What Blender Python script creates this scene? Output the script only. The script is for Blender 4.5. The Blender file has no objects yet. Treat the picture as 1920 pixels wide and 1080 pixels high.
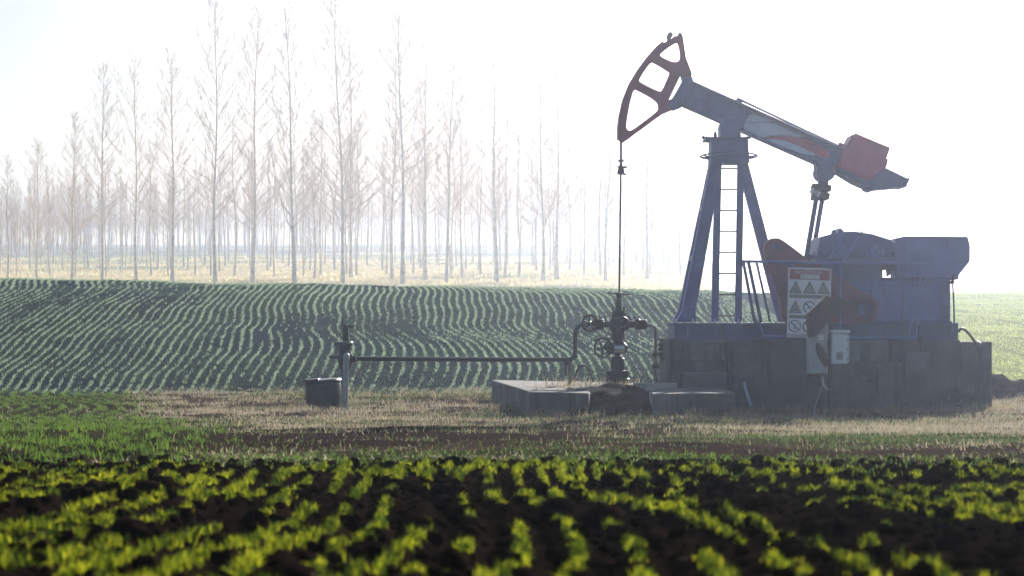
import bpy, math, random
import numpy as np
from mathutils import Vector, Matrix
random.seed(7); RNG = np.random.default_rng(7)
sc = bpy.context.scene
COL = sc.collection
R = math.radians
F = 3450.0          # focal length in pixels of the 1920 px wide photograph
EYE = 1.45          # camera height
HZ = 600.0          # row of the horizon in the photograph

# ------------------------------------------------------------------ helpers
def W(px, py, d):
    return Vector(((px - 960) * d / F, d, EYE + (HZ - py) * d / F))

def ss(a, b, x):
    t = np.clip((x - a) / (b - a), 0, 1)
    return t * t * (3 - 2 * t)

def _hash(ix, iy, s):
    n = (ix.astype(np.int64) * 374761393 + iy.astype(np.int64) * 668265263 + s * 974634777) & 0x7fffffff
    n = ((n ^ (n >> 13)) * 1274126177) & 0x7fffffff
    return ((n ^ (n >> 16)) & 0xffff) / 65535.0

def noise(x, y, s=0):
    x = np.asarray(x, float); y = np.asarray(y, float)
    ix = np.floor(x); iy = np.floor(y)
    fx = x - ix; fy = y - iy
    fx = fx * fx * (3 - 2 * fx); fy = fy * fy * (3 - 2 * fy)
    a = _hash(ix, iy, s); b = _hash(ix + 1, iy, s); c = _hash(ix, iy + 1, s); d = _hash(ix + 1, iy + 1, s)
    return (a + (b - a) * fx) * (1 - fy) + (c + (d - c) * fx) * fy - 0.5

def fbm(x, y, s=0, o=3):
    v = 0; a = 1.0
    for k in range(o):
        v = v + a * noise(x * 2 ** k, y * 2 ** k, s + k); a *= .5
    return v

# ---------------------------------------------------------------- materials
def new_mat(name):
    m = bpy.data.materials.new(name); m.use_nodes = True
    nt = m.node_tree; nt.nodes.clear()
    out = nt.nodes.new('ShaderNodeOutputMaterial')
    return m, nt, out

def mat(name, col, rough=.6, metal=0.0, var=.25, scale=6.0, rust=0.0, rustcol=(.11, .045, .022), bump=.15, bscale=40.0, spec=.5):
    m, nt, out = new_mat(name)
    N = nt.nodes.new; L = nt.links.new
    p = N('ShaderNodeBsdfPrincipled'); L(p.outputs[0], out.inputs[0])
    tc = N('ShaderNodeTexCoord')
    n1 = N('ShaderNodeTexNoise'); n1.inputs['Scale'].default_value = scale; n1.inputs['Detail'].default_value = 6
    L(tc.outputs['Object'], n1.inputs['Vector'])
    r1 = N('ShaderNodeValToRGB')
    e = r1.color_ramp.elements
    e[0].position = .3; e[1].position = .7
    e[0].color = (*[c * (1 - var) for c in col], 1); e[1].color = (*[min(1, c * (1 + var)) for c in col], 1)
    L(n1.outputs['Fac'], r1.inputs[0])
    colout = r1.outputs[0]
    if rust > 0:
        n2 = N('ShaderNodeTexNoise'); n2.inputs['Scale'].default_value = scale * .6; n2.inputs['Detail'].default_value = 9; n2.inputs['Roughness'].default_value = .65
        mp = N('ShaderNodeMapping'); mp.inputs['Scale'].default_value = (2.4, 2.4, .28); mp.inputs['Location'].default_value = (3.1, 1.7, 2.2)
        L(tc.outputs['Object'], mp.inputs[0]); L(mp.outputs[0], n2.inputs['Vector'])
        r2 = N('ShaderNodeValToRGB'); r2.color_ramp.elements[0].position = .62 - rust * .3; r2.color_ramp.elements[1].position = .72 - rust * .3
        L(n2.outputs['Fac'], r2.inputs[0])
        mx = N('ShaderNodeMix'); mx.data_type = 'RGBA'
        L(r2.outputs[0], mx.inputs['Factor']); L(colout, mx.inputs['A']); mx.inputs['B'].default_value = (*rustcol, 1)
        colout = mx.outputs['Result']
    L(colout, p.inputs['Base Color'])
    p.inputs['Roughness'].default_value = rough; p.inputs['Metallic'].default_value = metal
    p.inputs['Specular IOR Level'].default_value = spec
    if bump > 0:
        n3 = N('ShaderNodeTexNoise'); n3.inputs['Scale'].default_value = bscale; n3.inputs['Detail'].default_value = 5
        L(tc.outputs['Object'], n3.inputs['Vector'])
        b = N('ShaderNodeBump'); b.inputs['Strength'].default_value = bump; b.inputs['Distance'].default_value = .02
        L(n3.outputs['Fac'], b.inputs['Height']); L(b.outputs[0], p.inputs['Normal'])
    return m

def leaf_mat(name, cols, trans=.55, tcol_gain=1.3):
    """blade material: colour ramp over a random per-blade value, part diffuse part translucent"""
    m, nt, out = new_mat(name)
    N = nt.nodes.new; L = nt.links.new
    at = N('ShaderNodeAttribute'); at.attribute_name = 'tint'
    r = N('ShaderNodeValToRGB')
    e = r.color_ramp.elements
    while len(e) < len(cols): e.new(.5)
    for i, c in enumerate(cols):
        e[i].position = i / (len(cols) - 1); e[i].color = (*c, 1)
    L(at.outputs['Fac'], r.inputs[0])
    d = N('ShaderNodeBsdfDiffuse'); t = N('ShaderNodeBsdfTranslucent'); mx = N('ShaderNodeMixShader')
    L(r.outputs[0], d.inputs[0])
    g = N('ShaderNodeMix'); g.data_type = 'RGBA'; g.blend_type = 'MULTIPLY'; g.inputs['Factor'].default_value = 1
    L(r.outputs[0], g.inputs['A']); g.inputs['B'].default_value = (tcol_gain, tcol_gain, tcol_gain * .8, 1)
    L(g.outputs['Result'], t.inputs[0])
    mx.inputs[0].default_value = trans
    L(d.outputs[0], mx.inputs[1]); L(t.outputs[0], mx.inputs[2])
    gl = N('ShaderNodeBsdfGlossy'); gl.inputs['Roughness'].default_value = .45; gl.inputs[0].default_value = (.4, .4, .4, 1)
    m2 = N('ShaderNodeMixShader'); m2.inputs[0].default_value = .05
    L(mx.outputs[0], m2.inputs[1]); L(gl.outputs[0], m2.inputs[2])
    L(m2.outputs[0], out.inputs[0])
    return m

M = {}
M['blue'] = mat('steel_blue_paint', (.065, .10, .30), .5, 0, .28, 3, .10)
M['bluedark'] = mat('dark_blue_paint', (.045, .07, .23), .5, 0, .25, 3, .10)
M['bluelight'] = mat('faded_blue_paint', (.10, .155, .44), .5, 0, .2, 3, .08)
M['red'] = mat('dull_red_paint', (.30, .012, .045), .5, 0, .2, 3, .03)
M['redbright'] = mat('faded_red_paint', (.55, .05, .10), .5, 0, .15, 3, .05)
M['white'] = mat('white_paint', (.66, .72, .88), .5, 0, .08, 4, .03)
M['black'] = mat('black_iron', (.016, .016, .022), .45, .2, .3, 8, .05)
M['rustiron'] = mat('rusty_iron', (.06, .035, .025), .75, .1, .35, 6, .3)
M['steel'] = mat('bare_steel', (.45, .45, .47), .3, .9, .15, 10, 0)
M['green'] = mat('dark_green_pipe_paint', (.018, .045, .04), .4, 0, .25, 6, .08)
M['greypipe'] = mat('pale_grey_pipe_paint', (.34, .37, .36), .5, 0, .2, 8, .15)
M['brasspipe'] = mat('weathered_tan_pipe_paint', (.20, .17, .13), .55, 0, .25, 8, .2)
M['concrete'] = mat('weathered_concrete', (.115, .115, .13), .92, 0, .4, 2.6, .22, (.045, .043, .048), bump=.7, bscale=12)
M['concretedark'] = mat('damp_stained_concrete', (.085, .085, .097), .95, 0, .45, 2.2, .2, (.03, .028, .032), bump=.8, bscale=10)
M['padconcrete'] = mat('pad_concrete', (.17, .16, .15), .92, 0, .45, 2.2, .3, (.075, .068, .062), bump=.5, bscale=14)
M['crank'] = mat('grimy_crank_red', (.20, .014, .04), .55, 0, .3, 3, .06, (.03, .02, .03))
M['concretepale'] = mat('pale_bleached_concrete', (.42, .39, .35), .92, 0, .3, 3, 0, bump=.5, bscale=16)
M['rubber'] = mat('black_rubber', (.02, .02, .022), .5, 0, .2, 10)
M['barrel'] = mat('dark_navy_plastic', (.012, .018, .04), .35, 0, .2, 4)
M['zinc'] = mat('galvanised_sheet', (.42, .47, .52), .5, .3, .12, 5, .18, (.14, .06, .03))
M['hood'] = mat('rust_brown_sheet', (.055, .035, .032), .7, .1, .25, 5, .3)
M['cabwhite'] = mat('pale_grey_plastic', (.72, .80, .84), .45, 0, .06, 5)
M['cabgrey'] = mat('grey_label', (.25, .28, .3), .5, 0, .1, 20)
M['hose'] = mat('pale_blue_hose', (.42, .52, .62), .5, 0, .1, 10)
M['cablewhite'] = mat('white_cable', (.7, .7, .7), .5, 0, .1, 10)
M['signwhite'] = mat('sign_white_enamel', (.86, .86, .88), .45, 0, .04, 8)
M['signred'] = mat('sign_red_enamel', (.34, .045, .075), .5, 0, .06, 8)
M['signgrey'] = mat('sign_faded_print', (.22, .22, .23), .5, 0, .1, 30)
M['signblack'] = mat('sign_black_print', (.05, .045, .05), .5, 0, .1, 30)
M['signyellow'] = mat('sign_faded_yellow', (.36, .35, .31), .5, 0, .06, 20)
M['signpurple'] = mat('sign_footer_print', (.30, .22, .34), .5, 0, .06, 20)
M['earth'] = mat('dark_earth', (.045, .036, .03), .95, 0, .45, 5, 0, bump=.9, bscale=25, spec=.02)
M['stone'] = mat('pale_stone', (.55, .45, .40), .8, 0, .2, 30)
M['clod'] = mat('soil_clod', (.014, .0095, .007), .95, 0, .4, 20, 0, bump=.8, bscale=60, spec=0)
M['bark'] = mat('pale_poplar_bark', (.78, .72, .62), .9, 0, .35, 1.5, 0, bump=.5, bscale=12)
M['twig'] = mat('pale_brown_twigs', (.70, .57, .43), .9, 0, .2, 1, 0, bump=0)
M['thicket'] = mat('reddish_thicket_twigs', (.62, .42, .32), .9, 0, .2, .3, 0, bump=0)
M['straw'] = leaf_mat('dry_stalk', [(.36, .29, .21), (.48, .40, .31), (.32, .25, .19)], .4)
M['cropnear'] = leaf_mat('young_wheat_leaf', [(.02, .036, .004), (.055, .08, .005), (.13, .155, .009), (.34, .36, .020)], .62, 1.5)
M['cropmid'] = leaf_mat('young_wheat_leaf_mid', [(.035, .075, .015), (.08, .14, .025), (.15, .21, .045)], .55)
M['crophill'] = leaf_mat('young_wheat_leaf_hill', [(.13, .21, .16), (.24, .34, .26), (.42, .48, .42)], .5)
M['croppale'] = leaf_mat('veil_paled_hill_leaf', [(.26, .33, .13), (.38, .43, .20), (.48, .50, .30)], .5)
M['grass'] = leaf_mat('yard_grass_blade', [(.05, .085, .025), (.11, .135, .06), (.25, .21, .175), (.40, .345, .30), (.32, .27, .24)], .5)
M['evergreen'] = leaf_mat('evergreen_leaf', [(.16, .20, .15), (.22, .26, .19), (.27, .30, .23)], .4)

# -------------------------------------------------------------- mesh builder
OFF = {}
class MB:
    def __init__(s): s.v = []; s.f = []
    def add(s, vs, fs):
        o = len(s.v); s.v.extend([tuple(v) for v in vs]); s.f.extend([tuple(i + o for i in f) for f in fs]); return s
    def box(s, c, size, rot=None):
        c = Vector(c); h = Vector(size) / 2
        vs = []
        for x in (-1, 1):
            for y in (-1, 1):
                for z in (-1, 1):
                    p = Vector((x * h.x, y * h.y, z * h.z))
                    if rot is not None: p = rot @ p
                    vs.append(c + p)
        return s.add(vs, [(0, 1, 3, 2), (4, 6, 7, 5), (0, 4, 5, 1), (2, 3, 7, 6), (0, 2, 6, 4), (1, 5, 7, 3)])
    def pbox(s, x0, y0, x1, y1, d, depth):
        """box whose front face fills this pixel rectangle at distance d"""
        a = W(x0, y0, d); b = W(x1, y1, d)
        return s.box(((a.x + b.x) / 2, d + depth / 2, (a.z + b.z) / 2), (abs(b.x - a.x), depth, abs(a.z - b.z)))
    def bar(s, p0, p1, w, h, up=(0, 1, 0)):
        """rectangular bar; w along the picture plane, h along 'up'"""
        p0 = Vector(p0); p1 = Vector(p1); t = (p1 - p0).normalized(); u = Vector(up)
        u = (u - t * u.dot(t)).normalized(); r = t.cross(u)
        vs = []
        for p in (p0, p1):
            for a, b in ((-1, -1), (1, -1), (1, 1), (-1, 1)):
                vs.append(p + r * a * w / 2 + u * b * h / 2)
        return s.add(vs, [(3, 2, 1, 0), (4, 5, 6, 7), (0, 1, 5, 4), (1, 2, 6, 5), (2, 3, 7, 6), (3, 0, 4, 7)])
    def tube(s, pts, r, n=10, cap=True):
        pts = [Vector(p) for p in pts]; k = len(pts)
        rs = r if isinstance(r, (list, tuple)) else [r] * k
        vs = []; prev = None
        for i, p in enumerate(pts):
            t = (pts[min(i + 1, k - 1)] - pts[max(i - 1, 0)]).normalized()
            if prev is None:
                a = Vector((0, 0, 1)) if abs(t.z) < .9 else Vector((1, 0, 0))
            else: a = prev
            u = (a - t * a.dot(t)).normalized(); prev = u; w = t.cross(u)
            for j in range(n):
                th = 2 * math.pi * j / n
                vs.append(p + (u * math.cos(th) + w * math.sin(th)) * rs[i])
        fs = []
        for i in range(k - 1):
            for j in range(n):
                a = i * n + j; b = i * n + (j + 1) % n
                fs.append((a, b, b + n, a + n))
        if cap:
            fs.append(tuple(range(n))[::-1]); fs.append(tuple(range((k - 1) * n, k * n)))
        return s.add(vs, fs)
    def lathe(s, base, axis, prof, n=20):
        base = Vector(base); t = Vector(axis).normalized()
        a = Vector((0, 0, 1)) if abs(t.z) < .9 else Vector((1, 0, 0))
        u = (a - t * a.dot(t)).normalized(); w = t.cross(u)
        vs = []
        for r, h in prof:
            for j in range(n):
                th = 2 * math.pi * j / n
                vs.append(base + t * h + (u * math.cos(th) + w * math.sin(th)) * max(r, 1e-4))
        fs = []; k = len(prof)
        for i in range(k - 1):
            for j in range(n):
                a = i * n + j; b = i * n + (j + 1) % n
                fs.append((a, b, b + n, a + n))
        fs.append(tuple(range(n))[::-1]); fs.append(tuple(range((k - 1) * n, k * n)))
        return s.add(vs, fs)
    def torus(s, c, nrm, RR, r, n=28, m=6):
        c = Vector(c); t = Vector(nrm).normalized()
        a = Vector((0, 0, 1)) if abs(t.z) < .9 else Vector((1, 0, 0))
        u = (a - t * a.dot(t)).normalized(); w = t.cross(u)
        vs = []
        for i in range(n):
            th = 2 * math.pi * i / n; e = u * math.cos(th) + w * math.sin(th)
            for j in range(m):
                ph = 2 * math.pi * j / m
                vs.append(c + e * (RR + r * math.cos(ph)) + t * r * math.sin(ph))
        fs = [(i * m + j, ((i + 1) % n) * m + j, ((i + 1) % n) * m + (j + 1) % m, i * m + (j + 1) % m) for i in range(n) for j in range(m)]
        return s.add(vs, fs)
    def sphere(s, c, r, n=12, k=8, jit=0, sq=(1, 1, 1)):
        c = Vector(c); vs = []; fs = []
        for i in range(1, k):
            th = math.pi * i / k
            for j in range(n):
                ph = 2 * math.pi * j / n
                q = 1 + random.uniform(-jit, jit)
                vs.append(c + Vector((math.sin(th) * math.cos(ph) * sq[0], math.sin(th) * math.sin(ph) * sq[1], math.cos(th) * sq[2])) * r * q)
        vs.append(c + Vector((0, 0, r * sq[2]))); vs.append(c - Vector((0, 0, r * sq[2])))
        a = len(vs) - 2; b = a + 1
        for i in range(k - 2):
            for j in range(n):
                p = i * n + j; q = i * n + (j + 1) % n
                fs.append((p, p + n, q + n, q))
        for j in range(n):
            fs.append((a, j, (j + 1) % n)); fs.append((b, (k - 2) * n + (j + 1) % n, (k - 2) * n + j))
        return s.add(vs, fs)
    def prism(s, poly, d, y0, y1):
        """pixel outline at distance d, given real thickness y0..y1 along the view direction"""
        n = len(poly)
        f = [W(x, y, d) for x, y in poly]
        vs = [(p.x, y0, p.z) for p in f] + [(p.x, y1, p.z) for p in f]
        fs = [tuple(range(n)), tuple(range(2 * n - 1, n - 1, -1))]
        for i in range(n):
            j = (i + 1) % n
            fs.append((i, i + n, j + n, j))
        return s.add(vs, fs)
    ONE = {'wire_mesh', 'lettering', 'caption_lines', 'triangle_pictogram', 'ban_pictogram', 'ban_symbol', 'beam_flange'}
    def pieces(s):
        """the shape's separate pieces: loose islands whose boxes do not meet"""
        par = list(range(len(s.v)))
        def find(i):
            while par[i] != i: par[i] = par[par[i]]; i = par[i]
            return i
        for f in s.f:
            r0 = find(f[0])
            for i in f[1:]: par[find(i)] = r0
        isl = {}
        for i in range(len(s.v)): isl.setdefault(find(i), []).append(i)
        cl = []
        for ids in isl.values():
            v = np.array([tuple(s.v[i]) for i in ids]); lo = v.min(0) - .004; hi = v.max(0) + .004; mem = list(ids); k = 0
            while k < len(cl):
                if np.all(cl[k][0] <= hi) and np.all(lo <= cl[k][1]):
                    lo = np.minimum(lo, cl[k][0]); hi = np.maximum(hi, cl[k][1]); mem += cl[k][2]; cl.pop(k); k = 0
                else: k += 1
            cl.append((lo, hi, mem))
        cl.sort(key=lambda c: -np.prod(c[1] - c[0]))
        if len(cl) == 1: return [s]
        out = []; who = {}
        for n, c in enumerate(cl):
            mb = MB(); mp = {}
            for i in c[2]: mp[i] = len(mb.v); mb.v.append(s.v[i]); who[i] = n
            out.append((mb, mp))
        for f in s.f:
            mb, mp = out[who[f[0]]]; mb.f.append(tuple(mp[i] for i in f))
        return [o[0] for o in out]
    def build(s, name, m, parent=None, bev=0.0, smooth=True, loc=None):
        if parent is not None and name not in s.ONE:
            ps = s.pieces()
            return [p._build(name, m, parent, bev, smooth) for p in ps][0]
        return s._build(name, m, parent, bev, smooth, loc)
    def _build(s, name, m, parent=None, bev=0.0, smooth=True, loc=None):
        me = bpy.data.meshes.new(name)
        o = bpy.data.objects.new(name, me); COL.objects.link(o)
        if parent is not None:
            off = OFF[parent.name]; o.parent = parent
        else:
            off = Vector(loc) if loc is not None else Vector((0, 0, 0))
            o.location = off
        OFF[o.name] = off
        me.from_pydata([(v[0] - off.x, v[1] - off.y, v[2] - off.z) for v in s.v], [], s.f)
        me.materials.append(m)
        import bmesh
        bm = bmesh.new(); bm.from_mesh(me); bmesh.ops.recalc_face_normals(bm, faces=bm.faces); bm.to_mesh(me); bm.free()
        if smooth:
            me.shade_smooth(); me.set_sharp_from_angle(angle=R(35))
        if bev > 0:
            b = o.modifiers.new('bevel', 'BEVEL'); b.width = bev; b.segments = 2; b.limit_method = 'ANGLE'; b.angle_limit = R(40)
        return o

def tag(o, label=None, cat=None, group=None, kind=None):
    if label: o['label'] = label
    if cat: o['category'] = cat
    if group: o['group'] = group
    if kind: o['kind'] = kind
    return o

def thing(name, loc, label, cat, group=None):
    o = bpy.data.objects.new(name, None); COL.objects.link(o)
    o.location = loc; o.empty_display_size = .2
    OFF[o.name] = Vector(loc)
    return tag(o, label, cat, group)

def chaikin(poly, it=2):
    for _ in range(it):
        q = []
        for i in range(len(poly)):
            a = poly[i]; b = poly[(i + 1) % len(poly)]
            q.append((a[0] * .75 + b[0] * .25, a[1] * .75 + b[1] * .25)); q.append((a[0] * .25 + b[0] * .75, a[1] * .25 + b[1] * .75))
        poly = q
    return poly

def curve_to_mesh(cu):
    o = bpy.data.objects.new('tmp', cu); COL.objects.link(o)
    dg = bpy.context.evaluated_depsgraph_get()
    me = bpy.data.meshes.new_from_object(o.evaluated_get(dg))
    vs = [v.co.copy() for v in me.vertices]; fs = [tuple(p.vertices) for p in me.polygons]
    bpy.data.objects.remove(o); bpy.data.curves.remove(cu); bpy.data.meshes.remove(me)
    return vs, fs

def plate(mb, outline, holes, d, thick, yc=None, bev=.008):
    """plate cut to a pixel outline with holes, at distance d"""
    cu = bpy.data.curves.new('c', 'CURVE'); cu.dimensions = '2D'; cu.fill_mode = 'BOTH'; cu.extrude = thick / 2 - bev; cu.bevel_depth = bev; cu.bevel_resolution = 0; cu.offset = -bev
    for poly in [outline] + holes:
        sp = cu.splines.new('POLY'); sp.points.add(len(poly) - 1); sp.use_cyclic_u = True
        for q, (x, y) in zip(sp.points, poly):
            p = W(x, y, d); q.co = (p.x, p.z, 0, 1)
    vs, fs = curve_to_mesh(cu)
    yc = d if yc is None else yc
    return mb.add([(v.x, yc - v.z, v.y) for v in vs], fs)

def text(mb, body, px, py, d, hpx, wpx=None, thick=.002, y=None, shear=0.0):
    """lettering centred on a pixel point, hpx = cap height in photo pixels"""
    cu = bpy.data.curves.new('t', 'FONT'); cu.body = body; cu.align_x = 'CENTER'; cu.align_y = 'CENTER'; cu.size = 1; cu.extrude = .0
    vs, fs = curve_to_mesh(cu)
    xs = [v.x for v in vs]; zs = [v.y for v in vs]
    sx = (wpx * d / F) / (max(xs) - min(xs)); sz = (hpx * d / F) / (max(zs) - min(zs))
    cx = (max(xs) + min(xs)) / 2; cz = (max(zs) + min(zs)) / 2
    c = W(px, py, d); y = d if y is None else y
    return mb.add([(c.x + (v.x - cx) * sx, y, c.z + (v.y - cz) * sz - shear * (v.x - cx) * sx) for v in vs], fs)

def arc(c, r, a0, a1, n=8):
    return [(c[0] + r * math.cos(R(a0 + (a1 - a0) * i / n)), c[1] - r * math.sin(R(a0 + (a1 - a0) * i / n))) for i in range(n + 1)]

def smoothpath(pts, it=2):
    pts = [Vector(p) for p in pts]
    for _ in range(it):
        q = [pts[0]]
        for a, b in zip(pts[:-1], pts[1:]):
            q.append(a * .75 + b * .25); q.append(a * .25 + b * .75)
        q.append(pts[-1]); pts = q
    return pts

def elbow(p0, corner, p1, r, n=6):
    """points from p0 to p1 by way of a rounded corner"""
    p0, c, p1 = Vector(p0), Vector(corner), Vector(p1)
    a = c + (p0 - c).normalized() * r; b = c + (p1 - c).normalized() * r
    out = []
    for i in range(n + 1):
        t = i / n
        out.append(a * (1 - t) ** 2 + c * 2 * t * (1 - t) + b * t * t)
    return out

# ------------------------------------------------------------------- terrain
def fg_shift(r, y):
    return .05 * np.sin(y * 1.1 + r) + .13 * fbm(r * .5, y * .45, 3) + .075 * (y - 4) * ss(-.1, .8, r)
def fg_r(x, y):
    r = x - .0116 * y
    for _ in range(3): r = x - .0116 * y + fg_shift(r, y)
    return r
def fg_x(r, y): return r + .0116 * y - fg_shift(r, y)

def H(x, y, fine=True):
    x = np.asarray(x, float); y = np.asarray(y, float)
    base = np.interp(y, [-80, 0, 4, 8, 14, 20, 25.5, 27, 36], [1.25, 1.10, .955, .80, .52, .27, .06, .05, .05])
    t = np.clip(x / np.maximum(y, 20.), -.6, .6)
    c = 53 + 72 * ss(.10, .24, t)
    yc = np.interp(960 + F * t, [-300, 0, 250, 400, 560, 650, 900, 1200, 1500, 1900, 2400], [520, 525, 529, 537, 535, 539, 542, 547, 551, 547, 545])
    zc = EYE + (HZ - yc) * c / F
    u = (y - 36) / (c - 36)
    fld = .05 + (zc - .05) * u * (1 + .10 * (1 - u))
    fld = fld + (fbm(x / 7.5, y / 7.5, 11) * .22 + fbm(x / 2.2, y / 2.6, 12) * .05) * ss(0.02, .25, u) * (1 - .6 * ss(.8, 1.0, u))
    desc = zc + .16 - .03 * (y - c)
    k = .35
    h = np.clip(.5 + .5 * (desc - fld) / k, 0, 1)
    fld = desc * (1 - h) + fld * h - k * h * (1 - h)
    pl = np.interp(y, [0, 100, 170, 600, 800], [-3.0, 1.5, 5.0, 26.0, 27.0])
    s = ss(.085, .16, t)
    pl = pl * (1 - s) + (-1.5) * s
    far = np.maximum(fld, np.maximum(pl, -1.5))
    w = ss(34.5, 38, y)
    z = base * (1 - w) + far * w
    if fine:
        # ploughed foreground
        fg = (1 - ss(8.0, 9.2, y - 1.2 * fbm(x * .9, y * 0 + 3, 84))) * ss(-4, 1.5, y) 
        near = np.abs(x) < 16
        r = fg_r(x, y)
        fur = np.cos(2 * np.pi * r / .118) * .014
        cl = np.abs(noise(x * 9, y * 9, 21)) * .045 + np.abs(noise(x * 19, y * 19, 22)) * .035 + np.abs(noise(x * 40, y * 40, 23)) * .012
        big = fbm(x * 1.7, y * 1.7, 24, 2) * .05
        z = z + fg * near * (fur + cl + big - .02)
        lip = np.exp(-((y - 8.6) / .5) ** 2) * (-.015 + .03 * np.maximum(0, fbm(x * 1.1, y * .6, 31)))
        z = z + lip * near
        yard = ss(9, 10.5, y) * (1 - ss(34, 38, y)) * near
        z = z + yard * (fbm(x * .55, y * .55, 41) * .05 + fbm(x * 2.3, y * 2.3, 42) * .03)
        # left part of the yard is drilled crop with furrows
        lc = leftcrop(x, y) * yard
        z = z + lc * (np.cos(2 * np.pi * (x * .9 + y * .25 + .35 * np.sin(y * .6)) / .27) * .03 + np.abs(noise(x * 6, y * 6, 43)) * .07)
        fm = ss(37, 40, y) * (1 - ss(95, 120, y))
        z = z + fm * (noise(x * 2.4, y * 1.2, 51) * .05)
    return z

def hz(x, y): return float(H(np.array([x]), np.array([y]))[0])

def leftcrop(x, y):
    return np.maximum(ss(-.165, -.22, x / np.maximum(y, 5) + .03 * fbm(x * .3, y * .3, 46)) * ss(8.5, 9.5, y), 0) + (1 - ss(-.165, -.22, x / np.maximum(y, 5))) * ss(-.3, -2.5, x + .12 * y - .4) * (1 - ss(19, 24, y))

def brown_strip(x, y):
    q = 1 / np.maximum(y, 4.) + .022 * fbm(x * .7, y * .4, 44)
    qc = .068 + .032 * ss(0, 2.5, x)
    return np.exp(-np.abs((q - qc) / .021) ** 2) * ss(-5.5, -3, x) * (1 - .55 * ss(.5, 3., x))

def row_coord(x, y):
    """across-row coordinate on the far field; the drill rows wander together"""
    return x + .0899 * y + .16 * np.sin(y * .42 + .05 * x) + 1.25 * fbm(x / 13., y / 10., 61, 2) + .10 * noise(y * .7, x * .12, 62) + .055 * np.sin(1.2 * y + 4 * fbm(x / 9., y / 14., 64, 2))

xs = np.concatenate([np.arange(-2.6, 2.6, .025)])
def grow(a, b, st): return np.arange(a, b, st)
pos = np.concatenate([grow(2.6, 11, .1), grow(11, 26, .35), grow(26, 60, 1.7), grow(60, 420, 18)])
xs = np.concatenate([-pos[::-1], xs, pos])
ys = np.concatenate([grow(-60, 1, 4), grow(1, 2.2, .15), grow(2.2, 9.8, .025), grow(9.8, 26, .1), grow(26, 37, .2), grow(37, 84, .3), grow(84, 140, 1), grow(140, 712, 11)])
GX, GY = np.meshgrid(xs, ys)
GZ = H(GX, GY)

def mesh_np(name, co, faces, m, nv=3, attrs=None, loc=(0, 0, 0)):
    me = bpy.data.meshes.new(name)
    co = np.asarray(co, np.float32) - np.asarray(loc, np.float32)
    faces = np.asarray(faces, np.int32)
    me.vertices.add(len(co)); me.vertices.foreach_set('co', co.ravel())
    me.loops.add(faces.size); me.loops.foreach_set('vertex_index', faces.ravel())
    me.polygons.add(len(faces)); me.polygons.foreach_set('loop_start', np.arange(0, faces.size, nv, dtype=np.int32))
    me.update(calc_edges=True)
    for k, (typ, val) in (attrs or {}).items():
        a = me.attributes.new(k, typ, 'POINT')
        a.data.foreach_set('value' if typ == 'FLOAT' else 'color', np.asarray(val, np.float32).ravel())
    me.materials.append(m)
    o = bpy.data.objects.new(name, me); COL.objects.link(o); o.location = loc
    return o

def ground_colour(x, y):
    def C(*c): return np.array(c, float)
    def mixc(a, b, w): return a * (1 - w[..., None]) + b * w[..., None]
    soil = C(.011, .0075, .0055) + np.zeros(x.shape + (3,))
    dry = C(.075, .055, .043) + np.zeros_like(soil)
    green = C(.04, .05, .022) + np.zeros_like(soil)
    brown = C(.035, .025, .022) + np.zeros_like(soil)
    yard = mixc(dry, green, ss(-.1, .35, fbm(x * .35, y * .5, 71)))
    strip = brown_strip(x, y)
    yard = mixc(yard, brown, np.clip(strip * 1.3 + .5 * ss(.1, .5, fbm(x * .8, y * .8, 72)), 0, 1))
    yard = mixc(yard, C(.035, .035, .02) + np.zeros_like(soil), leftcrop(x, y))
    field = C(.026, .042, .052) + np.zeros_like(soil)  # soil tinted blue to stand for the shade among the crop leaves
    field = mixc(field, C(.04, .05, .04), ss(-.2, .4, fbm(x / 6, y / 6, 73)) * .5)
    t = x / np.maximum(y, 20)
    hill = C(.30, .33, .16) + np.zeros_like(soil)  # right hill ground coloured pale in place of the sun's veil
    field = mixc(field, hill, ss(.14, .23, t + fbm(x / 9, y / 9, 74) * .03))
    straw = C(.70, .60, .40) + np.zeros_like(soil)
    straw = mixc(straw, C(.22, .25, .17), ss(.0, .35, fbm(x / 22, y / 9, 75) + .35 * ss(230, 330, y)))
    col = mixc(soil, yard, ss(8.3, 9.3, y - 1.2 * fbm(x * .9, y * 0 + 3, 84) + .5 * fbm(x * 3, y * 3, 76)))
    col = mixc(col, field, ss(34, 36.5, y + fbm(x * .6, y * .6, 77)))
    return mixc(col, straw, ss(62, 70, y) * (1 - ss(.1, .16, t)))

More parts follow.
